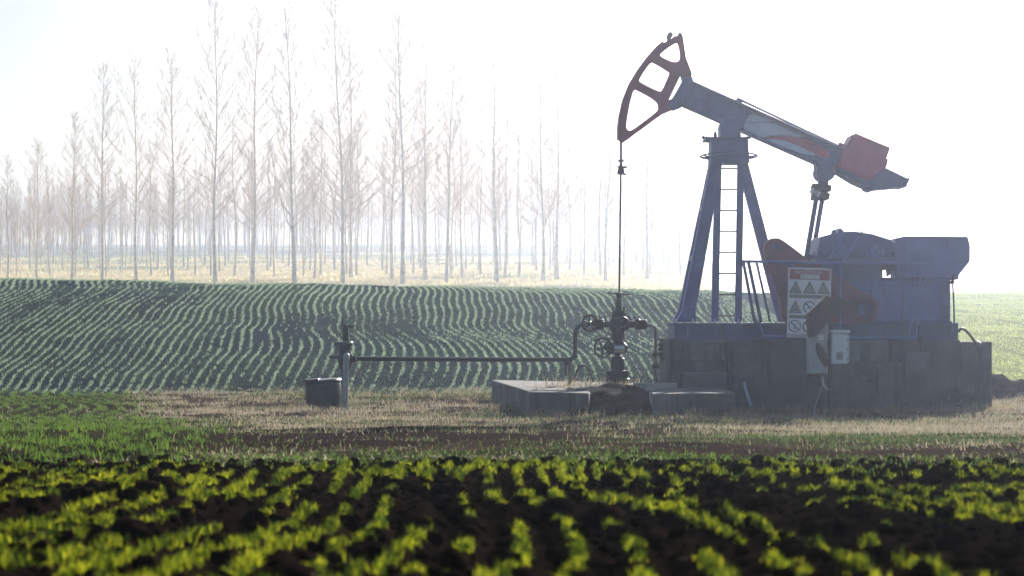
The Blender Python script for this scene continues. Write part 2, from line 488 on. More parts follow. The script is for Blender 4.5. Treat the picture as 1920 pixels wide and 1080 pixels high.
def ground_mat():
    m, nt, out = new_mat('ground')
    N = nt.nodes.new; L = nt.links.new
    p = N('ShaderNodeBsdfPrincipled'); L(p.outputs[0], out.inputs[0]); p.inputs['Roughness'].default_value = .95; p.inputs['Specular IOR Level'].default_value = 0
    at = N('ShaderNodeAttribute'); at.attribute_name = 'albedo'
    tc = N('ShaderNodeTexCoord')
    n = N('ShaderNodeTexNoise'); n.inputs['Scale'].default_value = 7; n.inputs['Detail'].default_value = 10; n.inputs['Roughness'].default_value = .7
    L(tc.outputs['Object'], n.inputs['Vector'])
    r = N('ShaderNodeValToRGB'); r.color_ramp.elements[0].position = .3; r.color_ramp.elements[1].position = .72
    r.color_ramp.elements[0].color = (.5, .5, .5, 1); r.color_ramp.elements[1].color = (1.5, 1.45, 1.4, 1)
    L(n.outputs['Fac'], r.inputs[0])
    g = N('ShaderNodeMix'); g.data_type = 'RGBA'; g.blend_type = 'MULTIPLY'; g.inputs['Factor'].default_value = 1
    L(at.outputs['Color'], g.inputs['A']); L(r.outputs[0], g.inputs['B']); L(g.outputs['Result'], p.inputs['Base Color'])
    b = N('ShaderNodeBump'); b.inputs['Strength'].default_value = .7; b.inputs['Distance'].default_value = .05
    n2 = N('ShaderNodeTexNoise'); n2.inputs['Scale'].default_value = 14; n2.inputs['Detail'].default_value = 8
    L(tc.outputs['Object'], n2.inputs['Vector']); L(n2.outputs['Fac'], b.inputs['Height']); L(b.outputs[0], p.inputs['Normal'])
    return m

nx, ny = len(xs), len(ys)
idx = np.arange(nx * ny).reshape(ny, nx)
quads = np.stack([idx[:-1, :-1], idx[:-1, 1:], idx[1:, 1:], idx[1:, :-1]], -1).reshape(-1, 4)
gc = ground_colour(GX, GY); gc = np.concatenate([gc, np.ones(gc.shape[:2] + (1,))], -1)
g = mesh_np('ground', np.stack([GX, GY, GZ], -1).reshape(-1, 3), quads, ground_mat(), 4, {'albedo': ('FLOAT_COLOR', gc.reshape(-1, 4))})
g.data.polygons.foreach_set('use_smooth', np.ones(len(quads), bool))
tag(g, 'ploughed dark soil in front, grassy yard, crop hillside and straw slope behind', None, None, 'structure')

# ================================================================= PUMP JACK
DP = 29.6       # plane of the walking beam and the wellhead
DF = 28.6       # front face of the foundation
base = Vector((W(1530, 640, DP).x, DP + .05, W(1530, 638, DF).z))
pj = thing('pump_jack', base, 'blue and red oil well pump jack with tilted walking beam on concrete foundation', 'pump jack')

# --- horse head
out = [(1161.5, 265), (1167.8, 267.8), (1240.8, 214.4), (1271.4, 201.7), (1275.5, 194), (1262, 184.5), (1253.5, 188), (1276, 141.5), (1287, 152), (1296, 148), (1297, 138),
       (1286, 109.4), (1279.5, 66), (1275, 64.5), (1271, 68), (1264, 68.5), (1259, 73), (1253, 74.5), (1249, 79), (1242, 81), (1231, 90), (1211.7, 111.7), (1195, 134.4), (1179.7, 159.4), (1168.6, 187), (1161.7, 217.8), (1159.3, 240), (1159.7, 261)]
h1 = chaikin([(1237, 101), (1266, 80), (1272, 82), (1276.5, 112), (1265, 119), (1238, 107)], 2)
h2 = chaikin([(1220, 117), (1225, 117.5), (1254, 135), (1255, 139), (1241, 171), (1235, 172.5), (1199, 155), (1198, 150), (1206, 136)], 2)
h3 = chaikin([(1189, 168), (1194, 169), (1231, 189), (1235, 204), (1230, 211), (1184, 246), (1177, 245), (1173.5, 239), (1177, 212), (1184, 180)], 2)
mb = MB(); plate(mb, out, [h1, h2, h3], DP, .09)
hh = mb.build('horse_head', M['red'], pj)
# curved track plate that the bridle lies on
tr = [(1159.3, 262), (1159.0, 240), (1161.3, 217.8), (1168.2, 187), (1179.3, 159.4), (1194.6, 134.4), (1211.3, 111.7), (1230.6, 90), (1241.6, 81)]
mb = MB()
for a, b in zip(tr[:-1], tr[1:]):
    p0 = W(*a, DP); p1 = W(*b, DP); mb.bar(p0, p1, .022, .34)
mb.build('track_plate', M['red'], hh)
mb = MB(); c = W(1255.5, 67.5, DP); mb.lathe(c - Vector((0, .16, 0)), (0, 1, 0), [(.02, 0), (.042, .01), (.042, .31), (.02, .32)], 14)
mb.bar(W(1252, 76, DP), c, .03, .2); mb.build('bridle_roller', M['rustiron'], hh)
mb = MB()
for x, y in ((1292, 140), (1294, 149), (1268, 190), (1274, 66)):
    mb.lathe(W(x, y, DP) - Vector((0, .11, 0)), (0, 1, 0), [(.02, 0), (.028, .006), (.028, .21), (.02, .22)], 8)
mb.build('hinge_pin', M['black'], hh)

# --- walking beam: an I section from the head hinge to the tail
TL, TR_ = (1288, 150.5), (1578, 280.2)
BL, BR = (1272, 194), (1632, 356)
mb = MB()
web = [(1292, 153), (1575, 279.5), (1600, 291), (1655, 320), (1632, 355), (1519, 303), (1385, 244), (1355, 230.5), (1276, 195), (1272, 187)]
mb.prism(web, DP, DP - .02, DP + .02)
mb.build('beam_web', M['blue'], pj)
mb = MB()
mb.bar(W(1292, 153.5, DP), W(1577, 281, DP), .03, .30)
mb.bar(W(1274, 194.5, DP), W(1521, 303, DP), .03, .30)
mb.bar(W(1521, 303, DP), W(1632, 355, DP), .03, .30)
mb.build('beam_flange', M['bluedark'], pj, .004)
mb = MB()
for x in (1330, 1440, 1500):
    p = W(x, 153.5 + (x - 1292) * .447 + 2, DP); q = W(x - 9, 203 + (x - 1292) * .441 - 3, DP)
mb.bar(W(1303, 160, DP), W(1289, 200, DP), .03, .26); mb.bar(W(1398, 202, DP), W(1388, 244, DP), .02, .26)
mb.build('beam_stiffener', M['blue'], pj)
# head clamp where beam and head meet
mb = MB(); mb.prism([(1276, 141), (1288, 150), (1297, 146), (1299, 157), (1293, 170), (1283, 196), (1276, 202), (1262, 207), (1256, 203), (1257, 190), (1268, 172), (1279, 152)], DP, DP - .13, DP + .13)
mb.build('head_clamp', M['bluedark'], pj, .01)
# painted stripes on the web face
ST = DP - .0235
mb = MB()
mb.prism(chaikin([(1406, 212), (1425, 219), (1465, 237), (1500, 254), (1508, 257), (1470, 256), (1440, 258), (1425, 257), (1400, 246), (1392, 240), (1397, 227)], 1), DP, ST, DP - .019)
mb.build('painted_stripe', M['white'], pj)
mb = MB(); mb.prism(chaikin([(1427, 258), (1445, 254), (1468, 253), (1505, 259), (1530, 268), (1550, 281), (1558, 292), (1545, 298), (1524, 289), (1495, 276), (1470, 265)], 1), DP, ST, DP - .019)
mb.build('painted_stripe', M['redbright'], pj)
mb = MB(); mb.prism(chaikin([(1430, 260.5), (1462, 262), (1493, 272), (1524, 287), (1530, 292), (1508, 290), (1480, 280), (1450, 271)], 1), DP, ST - .004, DP - .019)
mb.build('painted_stripe', M['white'], pj)
mb = MB(); mb.tube([W(x, y, DP - .021) for x, y in ((1394, 231), (1412, 229), (1440, 229.5), (1456, 231))], .006, 6); mb.build('painted_line', M['bluedark'], pj)
# rod along the top of the beam
mb = MB(); mb.tube([W(1389, 187.5, DP), W(1573, 273.5, DP)], .021, 8)
hr = mb.build('top_rod', M['bluedark'], pj)
mb = MB()
for x in (1388, 1570):
    y = 190 + (x - 1387) * .4597
    mb.bar(W(x, y - 3, DP), W(x - 3, y + 13, DP), .05, .06)
mb.bar(W(1381, 186.5, DP), W(1392, 190.5, DP), .04, .22); mb.build('rod_bracket', M['bluedark'], hr)

# --- counterweight on the tail
mb = MB(); mb.prism([(1597, 253), (1662, 280), (1655, 300), (1650, 318), (1624, 342), (1566, 316), (1572, 303), (1577, 281), (1586, 282)], DP, DP - .32, DP + .32)
cw = mb.build('tail_counterweight', M['redbright'], pj, .012)
mb = MB(); mb.bar(W(1594, 256, DP), W(1582, 281, DP), .03, .5)
for k in range(3): mb.bar(W(1576 + k * 6, 268 + k * 2.5, DP), W(1573 + k * 6, 281 + k * 2.5, DP), .05, .08)
mb.bar(W(1658, 299, DP), W(1655, 312, DP), .07, .3); mb.bar(W(1654, 308, DP), W(1650, 319, DP), .10, .3)
mb.build('clamp_bolt', M['red'], cw)
mb = MB(); mb.prism([(1560, 318), (1596, 320), (1655, 318), (1696, 338), (1690, 352), (1632, 357), (1600, 343)], DP, DP - .30, DP + .30)
mb.build('tail_plate', M['bluedark'], pj, .006)
mb = MB(); mb.bar(W(1697, 336.5, DP), W(1690, 353, DP), .02, .66); mb.bar(W(1623, 353, DP), W(1633, 358, DP), .03, .66); mb.build('tail_lip', M['bluedark'], pj)

# --- equaliser bearing and pitman arms
mb = MB(); c = W(1545, 324, DP)
mb.lathe(c - Vector((0, .22, 0)), (0, 1, 0), [(.06, 0), (.15, .01), (.15, .08), (.10, .09), (.10, .35), (.15, .36), (.15, .43), (.06, .44)], 26)
mb.prism([(1526, 300), (1566, 318), (1560, 330), (1530, 330)], DP, DP - .14, DP + .14)
mb.bar(W(1546, 330, DP), W(1541, 352, DP), .15, .16)
mb.build('equaliser_bearing', M['bluedark'], pj, .006)
mb = MB(); mb.bar(W(1524, 352, DP), W(1554, 355, DP), .1, .5); mb.bar(W(1525, 366, DP), W(1551, 370, DP), .1, .5)
for x in (1526, 1538, 1550): mb.bar(W(x, 344, DP - .2), W(x - 3, 376, DP - .2), .05, .08)
mb.build('equaliser_beam', M['rustiron'], pj, .006)
mb = MB(); mb.sphere(W(1528, 361, DP - .27), .055, 10, 7); mb.bar(W(1520, 356, DP - .27), W(1536, 366, DP - .27), .09, .05); mb.build('grease_fitting', M['steel'], pj)
for (x0, x1, dy) in ((1530.5, 1502, -.45), (1542, 1513, .45)):
    mb = MB(); a = W(x0, 372, DP + dy); b = W(x1, 540, DP + dy)
    mb.bar(a, b, .068, .07); mb.lathe(b - Vector((0, .07, 0)), (0, 1, 0), [(.04, 0), (.1, .01), (.1, .13), (.04, .14)], 18)
    mb.bar(a + (b - a) * .62 + Vector((.03, 0, 0)), a + (b - a) * .66 + Vector((.03, 0, 0)), .05, .07)
    mb.build('pitman_arm', M['bluedark'], pj)

# --- samson post
mb = MB()
mb.prism([(1331, 260), (1399.5, 260), (1402, 306), (1401, 308), (1329.5, 308), (1330, 306)], DP, DP - .22, DP + .22)
mb.build('post_head', M['blue'], pj, .008)
mb = MB(); mb.pbox(1324, 256.5, 1400, 261, DP - .30, .6)
for x in (1341, 1386): mb.lathe(W(x, 257, DP - .15), (0, 0, 1), [(.03, 0), (.03, .06), (.02, .06), (.02, .09)], 8)
for x0, x1 in ((1319, 1326), (1398, 1405)): mb.tube([W(x0, 257.8, DP - .2), W(x1, 257.8, DP - .2)], .02, 8)
for x in (1319, 1405): mb.sphere(W(x, 257.8, DP - .2), .03, 8, 6)
mb.build('cap_plate', M['bluedark'], pj, .004)
mb = MB(); c = W(1365.5, 240, DP)
mb.lathe(c - Vector((0, .2, 0)), (0, 1, 0), [(.06, 0), (.15, .01), (.15, .39), (.06, .40)], 26)
mb.prism([(1348, 238), (1383, 238), (1381.5, 258), (1348.5, 258)], DP, DP - .19, DP + .19)
mb.prism([(1345, 224), (1384, 241), (1385, 245), (1352, 231)], DP, DP - .16, DP + .16)
mb.build('saddle_bearing', M['blue'], pj, .006)
def leg(x0a, y0, x0b, x1a, y1, x1b, dy0, dy1, name='post_leg', foot=None):
    mb = MB()
    q = [W(x0a, y0, DP), W(x0b, y0, DP), W(x1b, y1, DP), W(x1a, y1, DP)]
    vs = []
    for th in (-.08, .08):
        for i, p in enumerate(q):
            vs.append((p.x, DP + (dy0 if i < 2 else dy1) + th, p.z))
    mb.add(vs, [(0, 1, 2, 3), (7, 6, 5, 4), (0, 4, 5, 1), (1, 5, 6, 2), (2, 6, 7, 3), (3, 7, 4, 0)])
    return mb.build(name, M['blue'], pj, .006)
for s in (-1, 1):
    leg(1330, 307, 1352, 1272, 598, 1297, .12 * s, .34 * s)
    o = MB(); y = DP + .34 * s
    o.prism([(1277, 578), (1299, 574), (1300, 604), (1264, 604)], DP, y - .11, y + .11)
    o.build('leg_foot', M['blue'], pj, .006)
leg(1382, 307, 1402, 1459, 604, 1479, 0, 0)
mb = MB()
for x, y in ((1315, 390), (1296, 484)): mb.bar(W(x - 1, y - 5, DP - .3), W(x - 2.4, y + 5, DP - .3), .03, .05)
mb.build('leg_clip', M['white'], pj)
# ladder
lad = MB(); lad.bar(W(1346.5, 306, DP - .24), W(1340, 604, DP - .24), .11, .07); lad = lad.build('ladder_rail', M['blue'], pj, .004)
l2 = MB(); l2.bar(W(1388.5, 306, DP - .24), W(1384, 604, DP - .24), .105, .07); l2.build('ladder_rail', M['blue'], pj, .004)
for y in (316, 355, 394.5, 433.5, 473, 512.5, 552.5, 592):
    f = (y - 306) / 298
    o = MB(); o.tube([W(1346.5 - 6.5 * f, y, DP - .24), W(1388.5 - 4.5 * f, y, DP - .24)], .0125, 8); o.build('ladder_rung', M['rustiron'], pj)
# safety hoop round the head of the post
mb = MB(); c = W(1366.5, 293, DP); mb.torus(c, (0, .05, 1), .455, .013, 40, 6); mb.torus(c + Vector((0, 0, -.012)), (0, 0, 1), .37, .010, 40, 6)
for a in (20, 160, 200, 340): mb.tube([c + Vector((math.cos(R(a)) * .25, math.sin(R(a)) * .2, -.02)), c + Vector((math.cos(R(a)) * .455, math.sin(R(a)) * .455, 0))], .011, 6)
mb.build('safety_hoop', M['bluedark'], pj)

# --- base skid
mb = MB()
a = DF + .3
mb.pbox(1264, 605.5, 1797, 610, a, 1.4); mb.pbox(1264, 632.5, 1797, 637, a, 1.4)
mb.pbox(1264.5, 610, 1796.5, 632.5, a + .10, 1.2)
for x in range(1290, 1800, 62): mb.pbox(x, 610, x + 3, 632.5, a + .015, .085)
mb.build('base_skid', M['bluedark'], pj)
mb = MB()
for x in (1267, 1299, 1340, 1385, 1416, 1420, 1425): mb.lathe(W(x, 606, a + .05), (0, 0, 1), [(.028, 0), (.028, .035), (.015, .035), (.015, .07)], 6)
mb.build('anchor_bolt', M['steel'], pj)

# --- crank with counterweight, hub
mb = MB()
cr = [(1434, 450.5), (1443, 449.5), (1452, 450.5), (1475, 467), (1501, 487), (1545, 512), (1600, 545), (1625, 560), (1633, 579), (1622, 600), (1600, 610), (1560, 611), (1500, 612), (1453, 604), (1452, 565), (1443, 530), (1429, 496), (1422, 474), (1424, 459)]
plate(mb, chaikin(cr, 1), [], DP, .16, DP - .58, .012); mb.build('crank_counterweight', M['crank'], pj)
mb = MB()
for x, y, r in ((1443.5, 465, .05), (1470, 500, .06), (1605, 580, .10)): mb.lathe(W(x, y, DP) + Vector((0, -.69, 0)), (0, 1, 0), [(r * .5, 0), (r, .01), (r, .05)], 16)
mb.build('crank_bolt', M['bluedark'], pj)
mb = MB(); mb.lathe(W(1605, 580, DP) + Vector((0, -.66, 0)), (0, 1, 0), [(.2, 0), (.24, .02), (.24, .08)], 28); mb.build('crank_hub', M['red'], pj)

# --- gear box with bolted lid, breather and lugs
mb = MB()
gb = [(1522, 494), (1524, 470), (1531, 446), (1550, 441), (1572, 437), (1591, 436), (1626, 441), (1658, 451), (1679, 462), (1680, 494)]
mb.prism(gb, DP, DP - .45, DP + .45)
gbx = mb.build('gear_box', M['blue'], pj, .02)
mb = MB(); mb.pbox(1520, 478, 1681, 483, DP - .49, .98)
for k in range(12): mb.lathe(W(1526 + k * 13.5, 478, DP - .47), (0, 0, 1), [(.02, 0), (.02, .04)], 6)
mb.build('gear_box_flange', M['bluedark'], gbx)
mb = MB(); mb.lathe(W(1616, 441, DP), (0, 0, 1), [(.028, 0), (.028, .05), (.012, .05), (.012, .10)], 10); mb.build('breather_pipe', M['steel'], gbx)
mb = MB(); mb.prism([(1559, 440), (1560, 433), (1564, 430), (1566, 438)], DP, DP - .06, DP + .06); mb.prism([(1566, 438), (1571, 428.5), (1575, 431), (1582, 440)], DP, DP - .2, DP + .2)
mb.prism([(1590, 437), (1592, 434.5), (1595, 437.5)], DP, DP - .05, DP + .05); mb.prism([(1624, 441), (1627, 442), (1655, 449), (1658, 449.5), (1657, 451.5), (1640, 450)], DP, DP - .3, DP + .3)
mb.build('lifting_lug', M['bluedark'], gbx)
mb = MB()
for x, y, r in ((1563, 472, .13), (1634, 474, .12)):
    c = W(x, y, DP); mb.lathe(c + Vector((0, -.51, 0)), (0, 1, 0), [(r * .35, -.04), (r * .4, 0), (r, .005), (r, .07)], 24)
mb.build('bearing_cover', M['bluelight'], gbx)
mb = MB(); mb.bar(W(1572, 440, DP) + Vector((0, -.5, 0)), W(1545, 487, DP) + Vector((0, -.5, 0)), .05, .04); mb.bar(W(1600, 445, DP) + Vector((0, -.5, 0)), W(1570, 492, DP) + Vector((0, -.5, 0)), .05, .04)
mb.build('brake_lever', M['bluelight'], gbx)
# stand below the gear box
mb = MB()
mb.pbox(1520, 494, 1658, 500, DP - .5, 1.0); mb.pbox(1530, 500, 1655, 523, DP - .42, .84); mb.pbox(1540, 523, 1640, 606, DP - .40, .8)
mb.build('gear_box_stand', M['bluedark'], pj)

# --- motor housing and cabinet
a = DP - .55
mb = MB()
mb.prism([(1679.5, 446), (1799, 446), (1803.5, 463), (1803, 492), (1783, 517), (1782, 526), (1679.5, 526)], DP, a, a + 1.0)
mh = mb.build('motor_housing', M['bluelight'], pj, .02)
mb = MB(); mb.pbox(1697, 443.5, 1800.5, 446.8, a - .03, 1.06); mb.build('housing_lid', M['blue'], mh, .006)
mb = MB(); mb.pbox(1679, 446.9, 1699, 521, a - .012, .03); mb.build('housing_panel', M['blue'], mh, .004)
mb = MB(); mb.prism([(1799, 462), (1804.5, 464), (1804.5, 490), (1799, 496)], DP, a + .1, a + .8); mb.build('housing_cap', M['blue'], mh, .01)
mb = MB(); mb.pbox(1656, 461, 1679, 505, DP - .3, .6); mb.prism([(1668, 494), (1680, 494), (1680, 503), (1657, 520), (1656, 506)], DP, DP - .25, DP - .2); mb.build('belt_guard', M['rustiron'], pj)
mb = MB(); mb.pbox(1560, 523, 1782, 606, a + .02, 1.0)
cab = mb.build('cabinet_body', M['blue'], pj, .01)
for x0, x1 in ((1592, 1632), (1636, 1690), (1693, 1760)):
    mb = MB(); mb.pbox(x0, 527, x1, 601, a, .022); mb.build('cabinet_panel', M['bluelight'], cab, .004)
mb = MB(); mb.pbox(1560, 520.5, 1784, 524, a - .02, 1.06); mb.pbox(1560, 602.5, 1785, 606, a - .02, 1.06); mb.build('cabinet_rim', M['bluedark'], cab)
mb = MB()
for x, y in ((1592, 526), (1652, 611), (1652, 518), (1594, 611)): mb.lathe(W(x, y, a - .05), (0, 1, 0), [(.012, 0), (.018, .01), (.018, .05)], 8)
mb.build('cabinet_bolt', M['steel'], cab)
mb = MB(); mb.tube(smoothpath([W(1788, 513, a), W(1786, 530, a), W(1788, 560, a), W(1789, 590, a), W(1789, 606, a)], 2), .014, 8)
mb.lathe(W(1786, 532, a), (0, 0, 1), [(.02, 0), (.035, .03), (.02, .06), (.035, .09), (.02, .12)], 10); mb.bar(W(1782, 530, a), W(1788, 528, a), .05, .05)
mb.build('conduit', M['rustiron'], pj)

# --- guard fence in front of the crank
DG = DF + .03
gd = thing('guard_fence', W(1570, 636, DG), 'pale blue pipe guard rail with diamond wire mesh standing before the crank', 'guard rail')
mb = MB(); mb.tube([W(1392, 490, DG), W(1560, 492.5, DG), W(1741, 495, DG)], .021, 8); mb.build('top_rail', M['bluelight'], gd)
mb = MB(); mb.tube([W(1424, 604, DG - .05), W(1432, 630, DG - .06), W(1560, 633, DG - .06), W(1716, 634, DG - .06)], .018, 8); mb.build('bottom_rail', M['bluelight'], gd)
for x0, x1, w in ((1393.6, 1415, .045), (1403, 1427, .05), (1418, 1444, .035)):
    mb = MB(); mb.bar(W(x0, 490, DG), W(x1, 604, DG), w, .03); mb.build('post', M['bluedark'], gd)
for x0, y0, x1, y1 in ((1577, 493, 1575, 633), (1741, 495, 1716, 634), (1731, 495, 1703, 634)):
    mb = MB(); mb.tube([W(x0, y0, DG), W(x1, y1, DG - .05)], .012, 8); mb.build('post', M['bluelight'], gd)
mb = MB()
def clipx(y): # the panel's left edge and right edge at this row
    return 1418 + (y - 491) * .2281, 1741 - (y - 495) * .18
step = 9.0
for k in range(-40, 60):
    for s in (1, -1):
        pts = []
        for i in range(0, 101):
            y = 492 + i * 1.4
            x = 1418 + k * step + s * (y - 492) * .55
            l, r = clipx(y)
            if l <= x <= r: pts.append((x, y))
        if len(pts) > 2:
            mb.tube([W(pts[0][0], pts[0][1], DG + .01), W(pts[-1][0], pts[-1][1], DG + .01)], .0019, 4, False)
mb.build('wire_mesh', M['bluedark'], gd)

# --- bridle and polished rod hanging from the head
pr = thing('polished_rod', W(1161, 545, DP), 'thin steel rod and bridle cable hanging from the horse head to the wellhead', 'rod')
mb = MB(); mb.tube([W(1164.3, 262, DP), W(1164.3, 300, DP)], .019, 8)
mb.build('bridle_cable', M['black'], pr)
mb = MB(); mb.lathe(W(1164.3, 327, DP), (0, 0, 1), [(.05, 0), (.063, .004), (.058, .04), (.045, .09), (.03, .13), (.022, .15), (.02, .20), (.045, .205), (.045, .235), (.02, .24), (.02, .27)], 16)
mb.bar(W(1168, 314, DP), W(1175, 313, DP), .03, .05); mb.bar(W(1157, 313, DP), W(1163, 313, DP), .02, .04); mb.bar(W(1169, 327, DP), W(1174.5, 327, DP), .02, .04)
mb.build('carrier_bar', M['black'], pr, .002)
mb = MB(); mb.tube([W(1164, 327, DP), W(1161, 560, DP)], .0155, 8); mb.build('rod', M['rustiron'], pr)

# ================================================================= WELLHEAD
wx = lambda x, y, dy=0: W(x, y, DP) + Vector((0, dy, 0))
s = DP / F
PADZ = .40
wb = wx(1158, 724); wb.z = PADZ
wh = thing('wellhead', wb, 'black cast iron wellhead valve stack with handwheels on the concrete pad', 'wellhead')
def stack(prof_px, x=1158, name='body', m='black', n=22):
    """lathe from (half width px, row px)"""
    prof = [(w * s, EYE + (HZ - y) * s) for w, y in prof_px]
    mb = MB(); c = wx(x, 600); mb.lathe((c.x, c.y, 0), (0, 0, 1), prof[::-1] if prof[0][1] > prof[-1][1] else prof, n)
    return mb.build(name, M[m], wh)
stack([(5, 551), (5.5, 556), (4, 558), (4, 561), (6, 561.5), (6, 564), (4.5, 565), (4.5, 575)], 1160.5, 'stuffing_box')
stack([(6, 566), (6.5, 580), (7, 582), (8.5, 583), (9, 596), (10, 597)], 1160, 'gland')
stack([(11, 582), (12, 584), (12.5, 591), (11, 592), (13, 593), (13, 600), (14, 601), (14, 606)], 1160, 'upper_flange')
mb = MB()
for x in (1150, 1170): mb.tube([wx(x, 592, -.06), wx(x, 574, -.06)], .013, 6)
for x in (1148, 1172, 1160): mb.tube([wx(x, 597, -.1), wx(x, 588, -.1)], .011, 6)
mb.build('stud_bolt', M['black'], wh)
mb = MB(); mb.tube([wx(1139, 549.5, -.03), wx(1160, 551, 0), wx(1181, 552, .03)], .013, 8); mb.lathe(wx(1160, 553), (0, 0, 1), [(.045, 0), (.05, .01), (.05, .035), (.03, .045)], 16); mb.build('handle_bar', M['black'], wh)
stack([(12.5, 596), (13.5, 600), (13.5, 622), (12.5, 623), (13.5, 624), (13.5, 637), (11, 638), (9, 641), (8, 646)], 1159, 'cross_body')
mb = MB(); mb.lathe(wx(1161, 604, -.26), (0, 1, 0), [(.03, -.02), (.06, 0), (.112, .02), (.112, .07), (.085, .08), (.085, .2)], 26); mb.build('front_flange', M['black'], wh)
# arms
mb = MB(); zc_ = 608
mb.lathe(wx(1147, zc_), (-1, 0, 0), [(.095, 0), (.095, .03), (.05, .04), (.05, .13), (.085, .135), (.085, .17), (.06, .18), (.06, .24)], 20)
mb.pbox(1116, 599, 1128, 618, DP - .09, .18); mb.build('left_arm', M['black'], wh, .006)
mb = MB(); mb.lathe(wx(1172, zc_), (1, 0, 0), [(.105, 0), (.105, .04), (.06, .07), (.055, .10), (.055, .16), (.09, .17), (.09, .23), (.075, .24), (.075, .34), (.04, .36)], 20)
mb.pbox(1197, 600, 1212, 618, DP - .10, .2); mb.build('right_arm', M['black'], wh, .006)
mb = MB()
for x in (1125, 1136, 1179, 1190):
    mb.sphere(wx(x, 593.5), .021, 10, 7); mb.tube([wx(x, 594), wx(x, 601)], .007, 6)
for x in (1124, 1136, 1182, 1194): mb.lathe(wx(x, 601), (0, 0, 1), [(.016, 0), (.016, .03)], 6)
mb.build('bleed_knob', M['black'], wh)
mb = MB(); mb.lathe(wx(1205, 608.5, -.04), (1, 0, .04), [(.02, 0), (.03, .03), (.022, .09), (.012, .15)], 14); mb.build('union_nut', M['steel'], wh)
def wheel(cx, cy, dy, nrm, RR, parent, spokes=5, ph=90, name='handwheel'):
    mb = MB(); c = wx(cx, cy, dy); n = Vector(nrm).normalized()
    mb.torus(c, n, RR, .018, 32, 8)
    a = Vector((0, 0, 1)); u = (a - n * a.dot(n)).normalized(); w = n.cross(u)
    mb.lathe(c - n * .03, n, [(.02, 0), (.034, .005), (.034, .055), (.02, .06)], 12)
    for k in range(spokes):
        th = R(ph + 360 * k / spokes); e = u * math.cos(th) + w * math.sin(th)
        mb.bar(c + e * .02, c + e * RR, .028, .016, n)
    return mb, c, n
mb, c, n = wheel(1105, 606, -.10, (-.45, -.85, 0), .127, wh, 5, 0); mb.tube([c, c - n * .12], .014, 8); mb.build('handwheel', M['black'], wh)
mb, c, n = wheel(1130, 652, -.10, (-.55, -.8, 0), .155, wh, 5, 30); mb.tube([c, c - n * .14], .018, 8)
mb.tube([c + Vector((-.10, 0, .13)), c + Vector((-.16, -.02, .115))], .012, 6); mb.build('handwheel', M['black'], wh)
mb, c, n = wheel(1166, 604, -.30, (.25, -.95, 0), .075, wh, 4, 45); mb.tube([c, c - n * .1], .012, 8); mb.build('handwheel', M['black'], wh)
mb = MB(); mb.lathe(wx(1136, 653, -.06), (1, .12, 0), [(.05, 0), (.085, .02), (.098, .05), (.098, .11), (.08, .12)], 24); mb.build('gate_valve_bonnet', M['black'], wh)
mb = MB(); mb.lathe(wx(1149, 653, -.05), (1, .05, 0), [(.075, 0), (.1, .01), (.1, .18), (.085, .20), (.05, .23)], 28); mb.build('gate_valve_barrel', mat('worn_steel_valve', (.5, .5, .52), .22, .9, .2, 12), wh)
stack([(6, 660), (6, 667), (11, 668), (11, 671), (12.5, 672), (13.5, 688), (13.5, 694), (21, 695), (22, 697), (22, 702), (21, 703), (21, 709), (22.5, 710), (22.5, 716), (20.5, 718), (20.5, 726)], 1158, 'casing_spool')
mb = MB()
for k in range(8):
    a = R(k * 45 + 10); c = wx(1158, 700); mb.tube([c + Vector((math.cos(a) * .165, math.sin(a) * .165, .05)), c + Vector((math.cos(a) * .165, math.sin(a) * .165, -.09))], .013, 6)
mb.build('flange_bolt', M['black'], wh)

# --- flow line running to the left
fl = thing('flow_line', W(870, 674, DP), 'long dark green flow pipe running level from the wellhead to the valve stand', 'pipe')
p = [wx(1115, 608), *elbow(wx(1115, 608), wx(1078.5, 608), wx(1078.5, 650), .17), *elbow(wx(1078.5, 640), wx(1078.5, 674.5), wx(1040, 674.5), .13), wx(900, 674)]
p.append(W(663, 672.5, 28.6))
mb = MB(); mb.tube(p, .037, 14); mb.build('pipe_run', M['green'], fl)
mb = MB()
for x, y, ax in ((1114, 608, (1, 0, 0)), (1070, 674.5, (1, 0, 0)), (1078.5, 668, (0, 0, 1))): mb.lathe(wx(x, y) - Vector(ax) * .02, ax, [(.04, 0), (.046, .004), (.046, .036), (.04, .04)], 14)
mb.build('pipe_collar', M['black'], fl)
mb = MB(); a = wx(1068, 676); b = wx(1068.5, 724); mb.tube([a, b], .034, 12); mb.lathe((b.x, b.y, .395), (0, 0, 1), [(.06, 0), (.06, .02), (.045, .03)], 14); mb.build('pipe_support', M['brasspipe'], fl)
mb = MB(); mb.tube([wx(1060.5, 678), wx(1060.5, 696), wx(1060.7, 705)], [.02, .018, .012], 8); mb.bar(wx(1057, 681), wx(1065, 681), .05, .06); mb.build('drain_cock', M['black'], fl)
# --- thin bypass pipe on the right
bp = thing('bypass_pipe', (wx(1228, 700).x, DP, PADZ), 'slim tan riser pipe with two couplings between wellhead and foundation', 'pipe')
mb = MB(); mb.tube([wx(1212, 611), *elbow(wx(1212, 611), wx(1229, 611), wx(1229, 640), .07), wx(1229.5, 725)], .0235, 12); mb.build('riser', M['brasspipe'], bp)
mb = MB()
for y in (666, 688): 
    mb.lathe(wx(1229.3, y), (0, 0, 1), [(.035, -.02), (.06, -.015), (.06, .002), (.045, .004), (.045, .012), (.06, .014), (.06, .03), (.035, .035)], 14)
    for k in (-1, 1): mb.tube([wx(1229.3 + k * 5, y - 6, -.02), wx(1229.3 + k * 5, y + 5, -.02)], .01, 6)
mb.tube([wx(1229, 700), wx(1236, 704)], .012, 6)
mb.build('coupling', M['rustiron'], bp)
